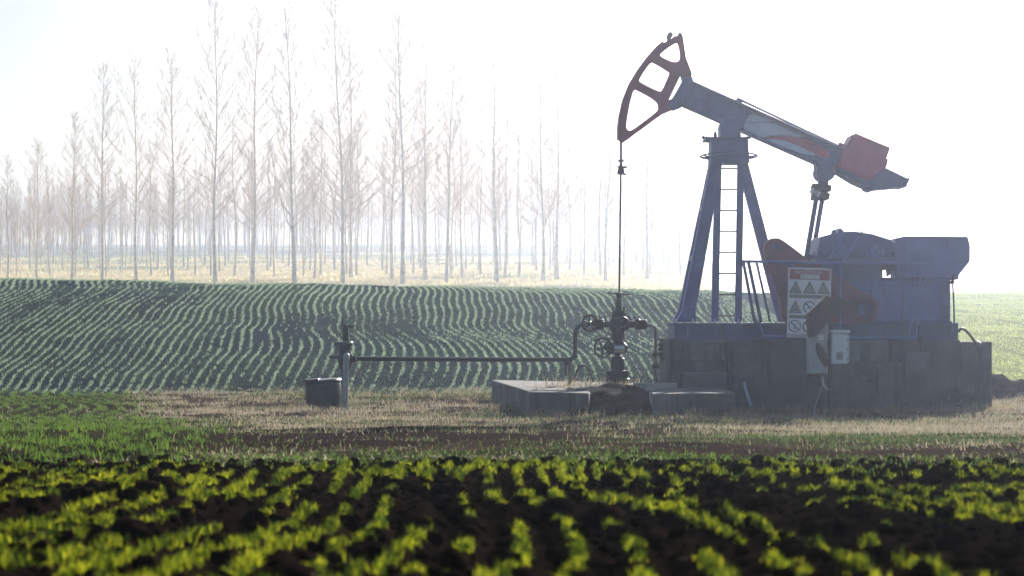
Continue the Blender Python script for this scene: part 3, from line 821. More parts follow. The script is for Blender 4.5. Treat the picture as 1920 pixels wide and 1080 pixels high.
# --- hose loop behind the pad
ho = MB(); ho.tube(smoothpath([W(1078, 716, 30.6), W(1080, 698, 30.7), W(1088, 686, 30.8), W(1098, 685, 30.8), W(1107, 696, 30.7), W(1112, 716, 30.6)], 3), .018, 8)
tag(ho.build('hose_loop', M['rubber'], None, loc=W(1095, 716, 30.7)), 'black hose arching up in a loop out of the weeds on the pad', 'hose')

# ================================================================ FOUNDATION
fd = thing('concrete_foundation', W(1550, 766, DF + 1), 'massive dark stained concrete block foundation carrying the pump jack', 'foundation')
zb = -.12
def fbox(x0, y0, x1, y1, dfront, depth, name, m, bev=.012, jit=True):
    mb = MB(); mb.pbox(x0, y0, x1, y1, dfront, depth); return mb.build(name, M[m], fd, bev)
fbox(1256, 635.5, 1261.5, 785, DF, 2.0, 'end_block', 'concretedark')
fbox(1262, 637.2, 1800, 785, DF + .03, 2.0, 'core_block', 'concretedark')
fbox(1801, 641, 1860, 785, DF - .02, 2.1, 'end_block', 'concretedark')
rows_ = [(1262.5, 1276), (1292, 1336), (1350, 1371)]
for x0, x1 in rows_: fbox(x0, 641, x1, 676, DF, .1, 'course_block', 'concrete')
fbox(1262.5, 698, 1369, 728, DF, .1, 'course_block', 'concrete'); fbox(1304, 677, 1317, 697, DF + .005, .1, 'course_block', 'concrete'); fbox(1363.5, 677, 1371, 697, DF, .1, 'course_block', 'concrete')
for (x0, y0, x1, y1, m_) in ((1374, 640, 1520, 785, 'concretedark'), (1592, 640, 1612, 678, 'concrete'), (1630, 640, 1655, 678, 'concrete'), (1644, 680, 1690, 785, 'concrete'), (1698, 660, 1744, 785, 'concrete'), (1756, 643, 1798, 680, 'concretedark'), (1592, 690, 1612, 785, 'concretedark')):
    fbox(x0, y0, x1, y1, DF + .008, .1, 'course_block', m_, .006)
mb = MB()
for x, y in ((1238, 646), (1236, 655), (1237, 664), (1239, 673)): mb.lathe(W(x, y, DF + .3), (1, 0, 0), [(.02, -.02), (.035, 0), (.035, .05)], 8)
mb.tube([W(1234, 645, DF + .3), W(1243, 645, DF + .3)], .018, 8); mb.build('tie_bolt', M['black'], fd)
# hoses on the foundation
mb = MB(); mb.tube(smoothpath([W(1797, 622, DF - .05), W(1801, 616, DF - .08), W(1808, 617, DF - .1), W(1818, 627, DF - .1), W(1833, 648, DF - .1), W(1841, 675, DF - .1), W(1840, 705, DF - .1), W(1834, 728, DF - .1), W(1826, 745, DF - .12), W(1822, 768, DF - .15)], 3), .022, 8)
tag(mb.build('drain_hose', M['rubber'], None, loc=W(1822, 768, DF - .15)), 'thick dark hose curving down from skid end over the foundation corner', 'hose')
mb = MB(); c = W(1782, 745, DF - .1)
for k in range(4): mb.torus(c + Vector((.02 * k, -.03 * k, .01 * (k % 2))), (.2, -.9, .3), .15 - .006 * k, .012, 28, 6)
mb.tube(smoothpath([c + Vector((.15, -.05, .0)), c + Vector((.3, -.06, .14)), W(1815, 735, DF - .1), W(1828, 752, DF - .1), W(1826, 768, DF - .12)], 3), .011, 6)
tag(mb.build('hose_coil', M['rubber'], None, loc=W(1782, 766, DF - .1)), 'coil of thin black hose lying against the foundation corner', 'hose')
for x, y in ((1815, 741), (1822, 739), (1828, 762), (1779, 750), (1836, 650), (1832, 647)):
    mb = MB(); mb.lathe(W(x, y, DF - .16), (.2, -.3, .9), [(.008, 0), (.015, .01), (.015, .06), (.008, .07)], 8)
    tag(mb.build('hose_clamp', M['steel'], None, loc=W(x, y, DF - .16)), 'tiny shiny metal hose clamp on the hoses by the foundation corner', 'clamp', 'shiny hose clamps at the foundation corner')
mb = MB(); mb.tube(smoothpath([W(1395, 717, DF - .05), W(1398, 730, DF - .09), W(1403, 747, DF - .15), W(1409, 762, DF - .2)], 2), .022, 8)
tag(mb.build('pipe_offcut', M['hose'], None, loc=W(1405, 762, DF - .15)), 'short pale blue plastic pipe leaning on the dark foundation beside the pad', 'pipe')

# --- concrete pad under the wellhead
def padpt(px, py, z=PADZ):
    d = (EYE - z) * F / (py - HZ); return ((px - 960) * d / F, d)
pad = [padpt(994, 735), padpt(1040, 735.5), padpt(1078, 736.5), padpt(1104, 737.5), padpt(1110, 733), padpt(1124, 729), padpt(1150, 727), padpt(1180, 728), padpt(1205, 731), padpt(1219, 735), padpt(1224, 739), padpt(1262, 738), padpt(1300, 737), padpt(1342, 737.5), padpt(1379, 737), (3.27, 27.2), (3.29, 28.45), (2.27, 28.5), (2.27, 30.6), (.9, 31.4), padpt(922, 712)]
cp = thing('concrete_pad', (1.3, 28.5, .05), 'low cracked concrete slab with a crumbled front edge around the wellhead', 'concrete pad')
mb = MB(); n = len(pad)
mb.add([(x, y, PADZ) for x, y in pad] + [(x * 1.0, y, -.15) for x, y in pad], [tuple(range(n)), tuple(range(2 * n - 1, n - 1, -1))] + [(i, (i + 1) % n, (i + 1) % n + n, i + n) for i in range(n)])
mb.build('slab', M['padconcrete'], cp, .02)
mb = MB()
for k in range(26):
    t = random.random(); x = .7 + 1.4 * t; y = 27.1 + random.random() * .5
    mb = MB(); mb.sphere((x, y, PADZ + random.uniform(-.05, .02)), random.uniform(.03, .09), 7, 5, .3, (1, 1, .6))
    mb.build('rubble', M['concretepale'], cp, smooth=False)
mb = MB(); mb.pbox(1188, 718.5, 1269.5, 729, 28.2, .22)
tag(mb.build('concrete_beam', M['concretepale'], None, .012, loc=W(1230, 729, 28.3)), 'pale concrete kerb piece lying on the pad against the foundation', 'concrete beam')
# earth spilled over the crumbled edge
NX, NY = 60, 40
vs = []
for j in range(NY):
    for i in range(NX):
        x = .45 + 2.35 * i / (NX - 1); y = 25.7 + 2.2 * j / (NY - 1)
        u = (x - 1.55) / 1.0; v = (y - 27.15) / 1.15
        rr = math.sqrt(u * u + (v * v if v < 0 else (v * 1.6) ** 2))
        hgt = .46 * max(0, 1 - rr ** 1.6) + .10 * float(fbm(np.array(x * 2.5), np.array(y * 2.5), 91)) * max(0, 1 - rr) + .05 * float(fbm(np.array(x * 8), np.array(y * 8), 92)) * max(0, 1 - rr) ** .5
        vs.append((x, y, hz(x, y) + hgt - (.06 if rr > .96 else 0)))
mb = MB(); mb.add(vs, [(j * NX + i, j * NX + i + 1, (j + 1) * NX + i + 1, (j + 1) * NX + i) for j in range(NY - 1) for i in range(NX - 1)])
tag(mb.build('earth_mound', M['earth'], None, loc=(1.5, 26.6, .05)), 'dark mound of spilled earth heaped against the broken pad edge', 'earth mound')
mb = MB(); mb.tube(smoothpath([W(1221, 738, 26.9), W(1222, 752, 26.5), W(1227, 768, 26.2), W(1233, 781, 25.9)], 2), .03, 8)
tag(mb.build('bent_pipe', M['greypipe'], None, loc=W(1230, 780, 26)), 'bent grey pipe sticking out of the earth at the pad edge', 'pipe')
# rubble heap right of the foundation
hp = thing('earth_heap', (8.75, 33, .05), 'heap of dark earth clods behind the right end of the foundation', 'earth heap')
mb = MB()
for k in range(60):
    a = random.uniform(0, 6.28); r = abs(random.gauss(0, .55)); x = 8.75 + r * math.cos(a) * 1.3; y = 33 + r * math.sin(a) * .6
    mb.sphere((x, y, .08 + max(0, .30 - r * .28) * random.random()), random.uniform(.07, .2), 8, 6, .3, (1, 1, .75))
mb.build('clod', M['earth'], hp)

# ============================================================== VALVE STAND
DV = 28.4
vx = lambda x, y, dy=0: W(x, y, DV) + Vector((0, dy, 0))
sv = DV / F
gz = hz(vx(650, 700).x, DV)
vs_ = thing('valve_stand', (vx(650, 700).x, DV, gz), 'dark green riser valve with T handle at the far end of the flow pipe', 'valve')
def vst(prof, x, name, m, n=18):
    mb = MB(); c = vx(x, 600); mb.lathe((c.x, c.y, 0), (0, 0, 1), [(w * sv, EYE + (HZ - y) * sv) for w, y in prof][::-1], n); return mb.build(name, M[m], vs_)
vst([(3, 611), (6, 613), (6.2, 640)], 648, 'valve_neck', 'green')
vst([(14, 641), (15, 642), (15, 647), (12, 648), (12, 650), (14, 651), (14, 655), (11, 656), (12, 668), (14, 669), (14, 680), (11.5, 682), (11, 691), (7, 692)], 647, 'valve_body', 'green')
mb = MB(); mb.tube([vx(642.5, 613), vx(642.5, 596)], .011, 8); mb.tube([vx(647, 611), vx(657, 612.5), vx(665, 612)], [.022, .018, .012], 8); mb.lathe(vx(648, 613), (0, 0, 1), [(.04, 0), (.03, .02), (.02, .04)], 12); mb.build('handle', M['black'], vs_)
mb = MB(); mb.lathe(vx(636, 669), (-1, 0, 0), [(.04, 0), (.045, .02), (.025, .03), (.025, .09), (.04, .095), (.035, .12), (.012, .16)], 12); mb.lathe(vx(632, 644), (-1, 0, 0), [(.03, 0), (.02, .03), (.025, .04), (.01, .05)], 10); mb.build('spigot', M['black'], vs_)
mb = MB(); mb.lathe(vx(657, 673), (1, 0, 0), [(.075, 0), (.075, .03), (.055, .035), (.05, .09)], 18); mb.build('outlet', M['green'], vs_)
b0 = Vector((vx(645, 700).x, DV + .05, gz - .1))
mb = MB(); mb.tube([vx(645, 690, .05), b0], .045, 12); mb.build('riser', M['black'], vs_)
mb = MB()
for k in range(6):
    a = R(60 * k); c = vx(647, 648); mb.tube([c + Vector((math.cos(a) * .1, math.sin(a) * .1, .06)), c + Vector((math.cos(a) * .1, math.sin(a) * .1, -.07))], .011, 6)
mb.build('stud_bolt', M['black'], vs_)
bpz = thing('bent_vent_pipe', (vx(650, 700).x, DV - .25, gz), 'pale grey bent pipe standing in the grass before the green valve', 'pipe')
mb = MB(); mb.tube([vx(651.5, 676, .0)] + elbow(vx(651.5, 676, 0), vx(651.5, 662, -.18) , vx(650, 720, -.24), .10, 8) + [vx(650, 720, -.24), Vector((vx(649, 770).x, DV - .27, gz - .1))], .047, 14)
mb.build('pipe_run', M['greypipe'], bpz)
# --- drum behind it
DB = 29.6
bx = W(606, 700, DB); bz = hz(bx.x, DB); rr = 34 * DB / F
dr = thing('plastic_drum', (bx.x, DB, bz), 'dark navy plastic drum with a lid standing behind the valve stand', 'drum')
top = W(606, 712, DB).z
mb = MB(); mb.lathe((bx.x, DB, bz - .05), (0, 0, 1), [(rr * .93, 0), (rr * .97, .1), (rr, .25), (rr, top - bz - .03), (rr * .97, top - bz)], 32); mb.build('drum_body', M['barrel'], dr)
mb = MB(); mb.lathe((bx.x, DB, top - .07), (-.10, 0, 1), [(rr * 1.0, 0), (rr * 1.05, .005), (rr * 1.05, .045), (rr * .96, .07), (rr * .6, .085), (.02, .09)], 32); mb.build('lid', M['barrel'], dr)
mb = MB(); mb.prism([(568, 716), (578, 711), (600, 709), (600, 712), (580, 716)], DB, DB - .3, DB + .2); mb.build('lid_flap', M['barrel'], dr, .006)

# ============================================================= WARNING SIGN
DS = DF - .08
sg = thing('warning_sign', W(1518, 634, DS), 'tall white well notice board with red header, warning triangles and ban symbols', 'sign')
tilt = .028   # the board hangs slightly askew
def sp(x, y):      # sign coordinates 0..80 by 0..131 -> photo pixels
    return (1478 + x - y * .022, 501.3 + y + x * .034)
def spoly(mb, pts, lay): mb.prism([sp(*p) for p in pts], DS, DS - .006 - lay * .0022, DS - .004 - lay * .0022); return mb
mb = MB(); mb.prism([sp(0, 0), sp(81, 0), sp(81, 131), sp(0, 131)], DS, DS - .006, DS + .006); mb.build('board', M['signwhite'], sg, .003)
mb = MB(); spoly(mb, [(3, 3), (78, 3), (78, 22), (3, 22)], 1); hd = mb.build('header', M['signred'], sg)
mb = MB(); spoly(mb, [(23, 12.6), (59, 12.6), (59, 20.4), (23, 20.4)], 2); mb.build('number_plate', M['signwhite'], hd)
mb = MB(); x, y = sp(39, 8.2); text(mb, 'БУШОТИНА:', x, y, DS, 6.0, 50, y=DS - .0125, shear=.034); mb.build('lettering', M['signwhite'], hd)
mb = MB(); x, y = sp(40, 16.6); text(mb, 'Бч-175', x, y, DS, 6.0, 27, y=DS - .0135, shear=.034); mb.build('lettering', M['signblack'], hd)
def tri(cx, cy, w, h, picto):
    mb = MB(); spoly(mb, [(cx - w, cy + h), (cx + w, cy + h), (cx, cy - h)], 1); t = mb.build('warning_triangle', M['signblack'], sg)
    mb = MB(); spoly(mb, [(cx - w * .76, cy + h * .84), (cx + w * .76, cy + h * .84), (cx, cy - h * .68)], 2); mb.build('triangle_face', M['signyellow'], t)
    mb = MB()
    if picto == 0: spoly(mb, [(cx - 4, cy + 8), (cx + 4, cy + 8), (cx + 4.5, cy + 3), (cx + 2, cy + 3), (cx, cy - 2), (cx - 2, cy + 3), (cx - 4.5, cy + 3)], 3)
    elif picto == 1:
        spoly(mb, [(cx - 5 + 2 * math.cos(a / 8 * 6.283), cy + 7 + 2 * math.sin(a / 8 * 6.283)) for a in range(8)], 3); spoly(mb, [(cx, cy + 2), (cx + 4, cy), (cx + 2, cy + 5)], 3)
    elif picto == 2:
        for ox in (-4, 3): spoly(mb, [(cx + ox + 3.4 * math.cos(a / 10 * 6.283), cy + 5 + 3.4 * math.sin(a / 10 * 6.283)) for a in range(10)], 3)
        spoly(mb, [(cx - 1, cy - 2), (cx + 2, cy - 3), (cx + 5, cy + 3)], 3)
    else: spoly(mb, [(cx - 6, cy + 8), (cx + 6, cy + 8), (cx + 3, cy + 4), (cx - 1, cy - 1), (cx + 1, cy + 4), (cx - 3, cy + 4)], 3)
    mb.build('triangle_pictogram', M['signgrey'], t)
def ban(cx, cy, r, picto):
    mb = MB(); n = 28
    o_ = [(cx + r * math.cos(6.2832 * k / n), cy + r * math.sin(6.2832 * k / n)) for k in range(n)]
    i_ = [(cx + r * .82 * math.cos(6.2832 * k / n), cy + r * .82 * math.sin(6.2832 * k / n)) for k in range(n)]
    for k in range(n):
        q = (k + 1) % n; spoly(mb, [o_[k], o_[q], i_[q], i_[k]], 1)
    a = .7071 * r * .92
    spoly(mb, [(cx - a - 1, cy - a + 1), (cx - a + 1, cy - a - 1), (cx + a + 1, cy + a - 1), (cx + a - 1, cy + a + 1)], 2)
    b = mb.build('ban_symbol', M['signpurple'] if picto == 0 else M['signblack'], sg)
    mb = MB()
    if picto == 0:
        spoly(mb, [(cx - 4, cy + 7), (cx - 1, cy + 2), (cx - 1, cy - 3), (cx + 2, cy - 3), (cx + 2, cy + 2), (cx + 1, cy + 7), (cx, cy + 4)], 0.4); spoly(mb, [(cx + 1, cy - 5), (cx + 5, cy - 7), (cx + 5, cy - 4)], .4)
    else: spoly(mb, [(cx - 5, cy + 1), (cx + 5, cy + 1), (cx + 5, cy + 3), (cx - 5, cy + 3)], .4); spoly(mb, [(cx + 3, cy - 2), (cx + 6, cy - 5), (cx + 5, cy)], .4)
    mb.build('ban_pictogram', M['signgrey'], b)
tri(14.5, 36.5, 12, 12, 0); tri(40.5, 36, 12.5, 12, 1); tri(66.5, 35.7, 12, 12, 2)
def strip(x0, x1, y0, y1, m='signgrey'):
    mb = MB(); spoly(mb, [(x0, y0), (x1, y0), (x1, y1), (x0, y1)], 1); s_ = mb.build('caption_strip', M['signyellow'] if m == 'signgrey' else M[m], sg)
    mb = MB(); k = y0 + 1.0
    while k < y1 - .8:
        x = x0 + 1.5
        while x < x1 - 3:
            w = random.uniform(2, 6); w = min(w, x1 - 1.5 - x); spoly(mb, [(x, k), (x + w, k), (x + w, k + 1.1), (x, k + 1.1)], 2); x += w + 1.0
        k += 2.1
    mb.build('caption_lines', M['signblack'] if m == 'signgrey' else M['signwhite'], s_)
strip(2.5, 78, 50, 56.5); tri(14.5, 73, 12, 12, 3); ban(41, 73.5, 11.5, 1); ban(66, 73.5, 11.5, 1)
strip(2.5, 78, 88.5, 95); ban(14.5, 109.5, 12, 0); ban(41, 110, 12, 1); ban(66, 110, 12, 1); strip(2.5, 78, 124, 129.5, 'signpurple')
mb = MB()
for q in ((4, 1.6), (77, 1.6), (4, 129.8), (77, 129.8)): x, y = sp(*q); mb.lathe(W(x, y, DS) + Vector((0, -.012, 0)), (0, 1, 0), [(.004, 0), (.008, .002), (.008, .1)], 8)
mb.build('fixing_bolt', M['steel'], sg)

# ============================================================ METER STATION
DM = 26.4
mx_ = lambda x, y, dy=0: W(x, y, DM) + Vector((0, dy, 0))
pz = hz(mx_(1556, 700).x, DM)
ps = thing('meter_post', (mx_(1556, 700).x, DM, pz), 'slim black steel post with a flared foot in front of the foundation', 'post')
mb = MB(); mb.bar(mx_(1556, 592), Vector((mx_(1556.5, 780).x, DM, pz - .1)), .05, .05); mb.build('shaft', M['black'], ps, .003)
mb = MB(); c = Vector((mx_(1556.5, 780).x, DM, pz)); mb.add([c + Vector((-.075, -.06, -.02)), c + Vector((.09, -.06, -.02)), c + Vector((.09, .06, -.02)), c + Vector((-.075, .06, -.02)), c + Vector((-.021, -.021, .12)), c + Vector((.021, -.021, .12)), c + Vector((.021, .021, .12)), c + Vector((-.021, .021, .12))], [(3, 2, 1, 0), (4, 5, 6, 7), (0, 1, 5, 4), (1, 2, 6, 5), (2, 3, 7, 6), (3, 0, 4, 7)]); mb.build('foot', M['rustiron'], ps)
mb = MB(); mb.bar(mx_(1552, 640, -.0), mx_(1560, 640, .0), .04, .06); mb.bar(mx_(1552, 676), mx_(1560, 676), .04, .06); mb.build('clamp', M['black'], ps)
st = MB(); st.bar(mx_(1542.5, 704, .1), Vector((mx_(1542.5, 780).x, DM + .1, pz - .1)), .05, .035)
o = st.build('stub_post', M['rustiron'], None, .003, loc=Vector((mx_(1542.5, 780).x, DM + .1, pz))); tag(o, 'short weathered dark post under the rusty switch box', 'post')
# rusty switch box with its lid hanging open
sb = thing('switch_box', mx_(1533, 702, -.05), 'rust stained sheet metal switch box on the black post with brown lid raised', 'switch box')
mb = MB(); mb.pbox(1516, 590, 1552, 701, DM - .12, .2); mb.build('case', M['zinc'], sb, .006)
mb = MB(); mb.prism([(1512.5, 632), (1516.5, 632), (1521, 701), (1516, 700)], DM, DM - .16, DM - .02); mb.build('case_flange', M['zinc'], sb)
mb = MB(); mb.prism([(1508, 588), (1541, 556), (1548, 557.5), (1591.5, 564.5), (1553, 597), (1520, 632.5), (1511.5, 632)], DM, DM - .33, DM - .305); lid = mb.build('raised_lid', M['hood'], sb, .003)
mb = MB(); mb.prism([(1508, 588), (1541, 556), (1542.5, 558), (1510.5, 589)], DM, DM - .305, DM - .12); mb.prism([(1508, 588), (1510.5, 588), (1514, 632), (1511.5, 632)], DM, DM - .305, DM - .12); mb.build('lid_flange', M['hood'], lid)
mb = MB(); mb.pbox(1534.5, 627, 1544.5, 638, DM - .126, .006); mb.build('rating_plate', M['signwhite'], sb)
mb = MB(); mb.prism(chaikin([(1528, 640), (1538, 648), (1546, 660), (1550, 676), (1548, 690), (1540, 684), (1530, 668), (1526, 652)], 2), DM, DM - .1225, DM - .119); mb.build('rust_patch', M['hood'], sb)
mb = MB(); mb.lathe(mx_(1521.5, 684, -.14), (0, -1, 0), [(.012, 0), (.016, .006), (.012, .02)], 10); mb.lathe(mx_(1521.5, 690, -.14), (0, -1, 0), [(.008, 0), (.01, .006), (.008, .02)], 10); mb.build('latch', M['steel'], sb)
mb = MB(); mb.pbox(1517, 702, 1548, 706, DM - .1, .15); mb.build('gland_plate', M['rustiron'], sb)
# pale meter cabinet
mc = thing('meter_cabinet', mx_(1576, 684, -.05), 'pale grey plastic meter cabinet with rounded hood on the right side of the post', 'meter cabinet')
mb = MB(); mb.pbox(1560, 625.5, 1589, 682.5, DM - .15, .2); mb.build('case', M['cabwhite'], mc, .006)
mb = MB(); mb.pbox(1589.2, 628, 1592, 680, DM - .12, .16); mb.build('case_edge', M['cabwhite'], mc, .003)
mb = MB(); mb.pbox(1558.5, 619, 1594, 625.3, DM - .19, .27); mb.build('hood', M['cabwhite'], mc, .016)
mb = MB(); mb.pbox(1562, 628, 1587, 680.5, DM - .158, .009); dd = mb.build('door', M['cabwhite'], mc, .003)
mb = MB(); mb.pbox(1568, 660.5, 1580.5, 675, DM - .1605, .003); mb.build('window', M['cabgrey'], dd)
mb = MB()
for y in (635, 653, 672): mb.pbox(1588.6, y, 1590.8, y + 4, DM - .165, .02)
mb.build('hinge', M['cabgrey'], mc)
# cables at the post
mb = MB(); mb.tube(smoothpath([mx_(1541, 706, -.05), mx_(1541, 716, -.07), mx_(1545, 726, -.08), mx_(1552, 731, -.05)], 3), .012, 8)
tag(mb.build('white_cable', M['cablewhite'], None, loc=mx_(1546, 722, -.06)), 'white cable bending from switch box bottom to the black post', 'cable')
mb = MB(); mb.tube(smoothpath([mx_(1540, 707, -.05), mx_(1541, 722, -.06), mx_(1537, 732, -.08), mx_(1528, 755, -.1), Vector((mx_(1521, 772).x, DM - .15, hz(mx_(1521, 772).x, DM - .15)))], 3), .009, 6)
tag(mb.build('grey_cable', M['greypipe'], None, loc=mx_(1521, 772, -.12)), 'thin grey cable slanting from the switch box down into the grass', 'cable')
mb = MB(); mb.tube([W(1486, 766, 26.3), W(1505, 778, 25.9)], .012, 6)
tag(mb.build('dry_stick', M['straw'], None, loc=W(1495, 774, 26.1)), 'pale dry stick lying on the grass near the post foot', 'stick')

# ================================================================ VEGETATION
def blades(name, P, L_, Wd, m, lean=.5, tall=True, kind='stuff', label=None, bias=0.0):
    """a mass of bent tapering blades rooted at the points P"""
    n = len(P)
    yaw = RNG.uniform(0, 2 * np.pi, n); face = RNG.uniform(0, np.pi, n)
    ln = np.abs(RNG.normal(lean, .28, n)); L_ = np.asarray(L_); 
    dx = np.cos(yaw) * ln; dy = np.sin(yaw) * ln
    ux = np.cos(face) * Wd / 2; uy = np.sin(face) * Wd / 2 * .6
    up = np.sqrt(np.maximum(.15, 1 - np.minimum(ln, .9) ** 2))
    root = P
    side = np.stack([ux, uy, np.zeros(n)], -1)
    if tall:
        mid = root + np.stack([dx * .32, dy * .32, up * .62], -1) * L_[:, None]
        tip = root + np.stack([dx * 1.0, dy * 1.0, up * 1.0], -1) * L_[:, None]
        co = np.stack([root - side, root + side, mid - side * .8, mid + side * .8, tip], 1).reshape(-1, 3)
        b = np.arange(n)[:, None] * 5
        fs = np.concatenate([b + [0, 1, 2], b + [1, 3, 2], b + [2, 3, 4]], 1).reshape(-1, 3); k = 5
    else:
        tip = root + np.stack([dx, dy, up], -1) * L_[:, None]
        co = np.stack([root - side, root + side, tip], 1).reshape(-1, 3)
        fs = np.arange(n * 3).reshape(-1, 3); k = 3
    tint = np.repeat(np.clip(RNG.uniform(0, 1, n) + bias, 0, 1), k)
    o = mesh_np(name, co, fs, m, 3, {'tint': ('FLOAT', tint)})
    return tag(o, label, None, None, kind)

def on_ground(x, y): return np.stack([x, y, H(x, y)], -1)

# --- foreground drilled wheat, row by row
PX, PB, PH, PTN = [], [], [], []
for k in range(-40, 41):
    n = 1250
    y = RNG.uniform(2.3, 8.9, n)
    r = k * .118 + RNG.normal(0, .006, n)
    x = fg_x(r, y)
    dens = .45 * fbm(np.full(n, k * 7.3), y * 1.0, 81 + k, 2) + .26 * fbm(np.full(n, k * 7.3), y * 6, 181 + k, 2) + .45 * fbm(x * 1.0, y * .8, 83, 2)
    th = -.11 + .05 * ss(-.4, 1.0, x) + .06 * ss(-.4, -1, x)
    keep = (dens > th) & (np.abs(x) < .30 * y + 1.5) & (y < 8.3 + 1.2 * fbm(x * .9, y * 0 + 3, 84))
    x, y, dens = x[keep], y[keep], (dens - th)[keep]
    m_ = len(x); hgt = RNG.uniform(.012, .034, m_) * (.7 + 1.2 * np.clip(dens, 0, .4)); tn = RNG.uniform(-.75, .4, m_) + .5 * fbm(x * 6, y * 4, 192, 2)
    rep = 7
    PX.append(np.stack([np.repeat(x, rep) + RNG.normal(0, .005, m_ * rep), np.repeat(y, rep) + RNG.normal(0, .008, m_ * rep)], -1))
    PH.append(np.repeat(hgt, rep) * RNG.uniform(.55, 1.15, m_ * rep)); PTN.append(np.repeat(tn, rep))
PX = np.concatenate(PX)
blades('foreground_wheat', on_ground(PX[:, 0], PX[:, 1]), np.concatenate(PH), .0030, M['cropnear'], .42, label='bright yellow green young wheat in broken rows on dark soil', bias=np.concatenate(PTN))
# a loose stand of wheat at the lip of the ploughed soil and to the left
n = 9000
x = RNG.uniform(-4, 4.2, n); y = RNG.uniform(7.2, 10.5, n)
keep = (fbm(x * 1.5, y * 1.1, 85) > .12 - .25 * ss(0, -2.5, x)) & (np.abs(x) < .3 * y + .3)
x, y = x[keep], y[keep]
blades('lip_wheat', on_ground(x, y), RNG.uniform(.015, .04, len(x)), .006, M['cropmid'], .55, label='green wheat tufts at the far lip of the ploughed soil')
# left crop
n = 300000
y = np.sqrt(RNG.uniform(9 ** 2, 36 ** 2, n)); x = RNG.uniform(-.5, .08, n) * y
ph = np.cos(2 * np.pi * (x * .9 + y * .25 + .35 * np.sin(y * .6)) / .27)
keep = (RNG.uniform(0, 1, n) < leftcrop(x, y) * np.clip(.9 * ph + .05 + .5 * fbm(x * 2, y * 2, 99), 0.02, 1)) & (np.abs(x) < .3 * y + 5)
x, y = x[keep], y[keep]
blades('left_wheat', on_ground(x, y), RNG.uniform(.025, .06, len(x)), .007, M['cropmid'], .5, label='green wheat in curved furrows on the near left side')
# yard grass: dry and green, short, clumped
n = 340000
y = np.sqrt(RNG.uniform(8.2 ** 2, 36.5 ** 2, n)); x = RNG.uniform(-1, 1, n) * (.30 * y + 1.6)
cl = fbm(x * 2.6, y * 2.6, 86, 2) + .5 * fbm(x * .5, y * .5, 87)
strip = brown_strip(x, y)
onblock = (x > W(1239, 0, DF).x) & (x < W(1862, 0, DF).x) & (y > DF - .04) & (y < DF + 2.2)
onpad = (x > 0.30 - (y - 26.8) * .12) & (x < 3.3) & (y > 26.75) & (y < 31.2)
keep = (RNG.uniform(0, 1, n) < np.clip(.42 + .35 * ss(1, 3.5, x) + 1.5 * cl - .72 * strip * (1 + 1.2 * fbm(x * 1.3, y * 1.3, 98)), .02, 1) * (1 - .95 * leftcrop(x, y))) & ~onblock & ~onpad & (y > 8.6 + 1.2 * fbm(x * .9, y * 0 + 3, 84))
x, y, cl = x[keep], y[keep], cl[keep]
dry_lit_bias = np.clip(.5 + 1.1 * fbm(x * .3, y * .4, 88) + .25 * ss(25, 31, y) + .3 * ss(1, 4, x) - .1, 0, 1) - .5  # dry patches, with the right side's sunlight put into the tint
tall = (.45 + .55 * ss(9, 18, y)) + 1.3 * ss(.15, .5, fbm(x * 1.1, y * 1.1, 89)) * ss(22, 27, y)
blades('yard_grass', on_ground(x, y), RNG.uniform(.03, .085, len(x)) * tall, .0075, M['grass'], .75, label='short mixed dry and green grass over the well yard', bias=dry_lit_bias)
# dry weeds: taller pale stalks round the pad, foundation and far yard edge
n = 14000
sel = RNG.integers(0, 4, n)
x = np.where(sel == 0, RNG.uniform(-5, 1, n), np.where(sel == 1, RNG.uniform(.2, 3.5, n), np.where(sel == 2, RNG.uniform(3.2, 8, n), RNG.uniform(7.3, 11, n))))
y = np.where(sel == 0, RNG.normal(33.2, 1.3, n), np.where(sel == 1, RNG.normal(26.4, .35, n), np.where(sel == 2, RNG.normal(28.0, .35, n), RNG.uniform(28, 36, n))))
keep = (fbm(x * 2.2, y * 2.2, 90, 2) > .0) & ~((x > W(1239, 0, DF).x) & (x < W(1862, 0, DF).x) & (y > DF - .05) & (y < DF + 2.2))
x, y = x[keep], y[keep]
blades('dry_weeds', on_ground(x, y), RNG.uniform(.05, .20, len(x)), .007, M['straw'], .8, label='pale dry weed stalks around the pad and yard edge')
# weeds on top of the pad
n = 2600
x = RNG.normal(1.3, .75, n); y = RNG.normal(29.2, .9, n)
keep = (fbm(x * 3, y * 3, 95, 2) > .12) & (y > 27.2) & (y < 31) & (x > 0.1) & (x < 2.2)
x, y = x[keep], y[keep]
blades('pad_weeds', np.stack([x, y, np.full(len(x), PADZ - .01)], -1), RNG.uniform(.05, .2, len(x)), .008, M['straw'], .75, label='dead weeds on the wellhead pad')
# single long bents in the yard
n = 110
y = RNG.uniform(13, 26, n); x = RNG.uniform(-1, 1, n) * .28 * y
blades('grass_bents', on_ground(x, y), RNG.uniform(.08, .2, n), .005, M['straw'], .8, label='scattered pale long grass bents')

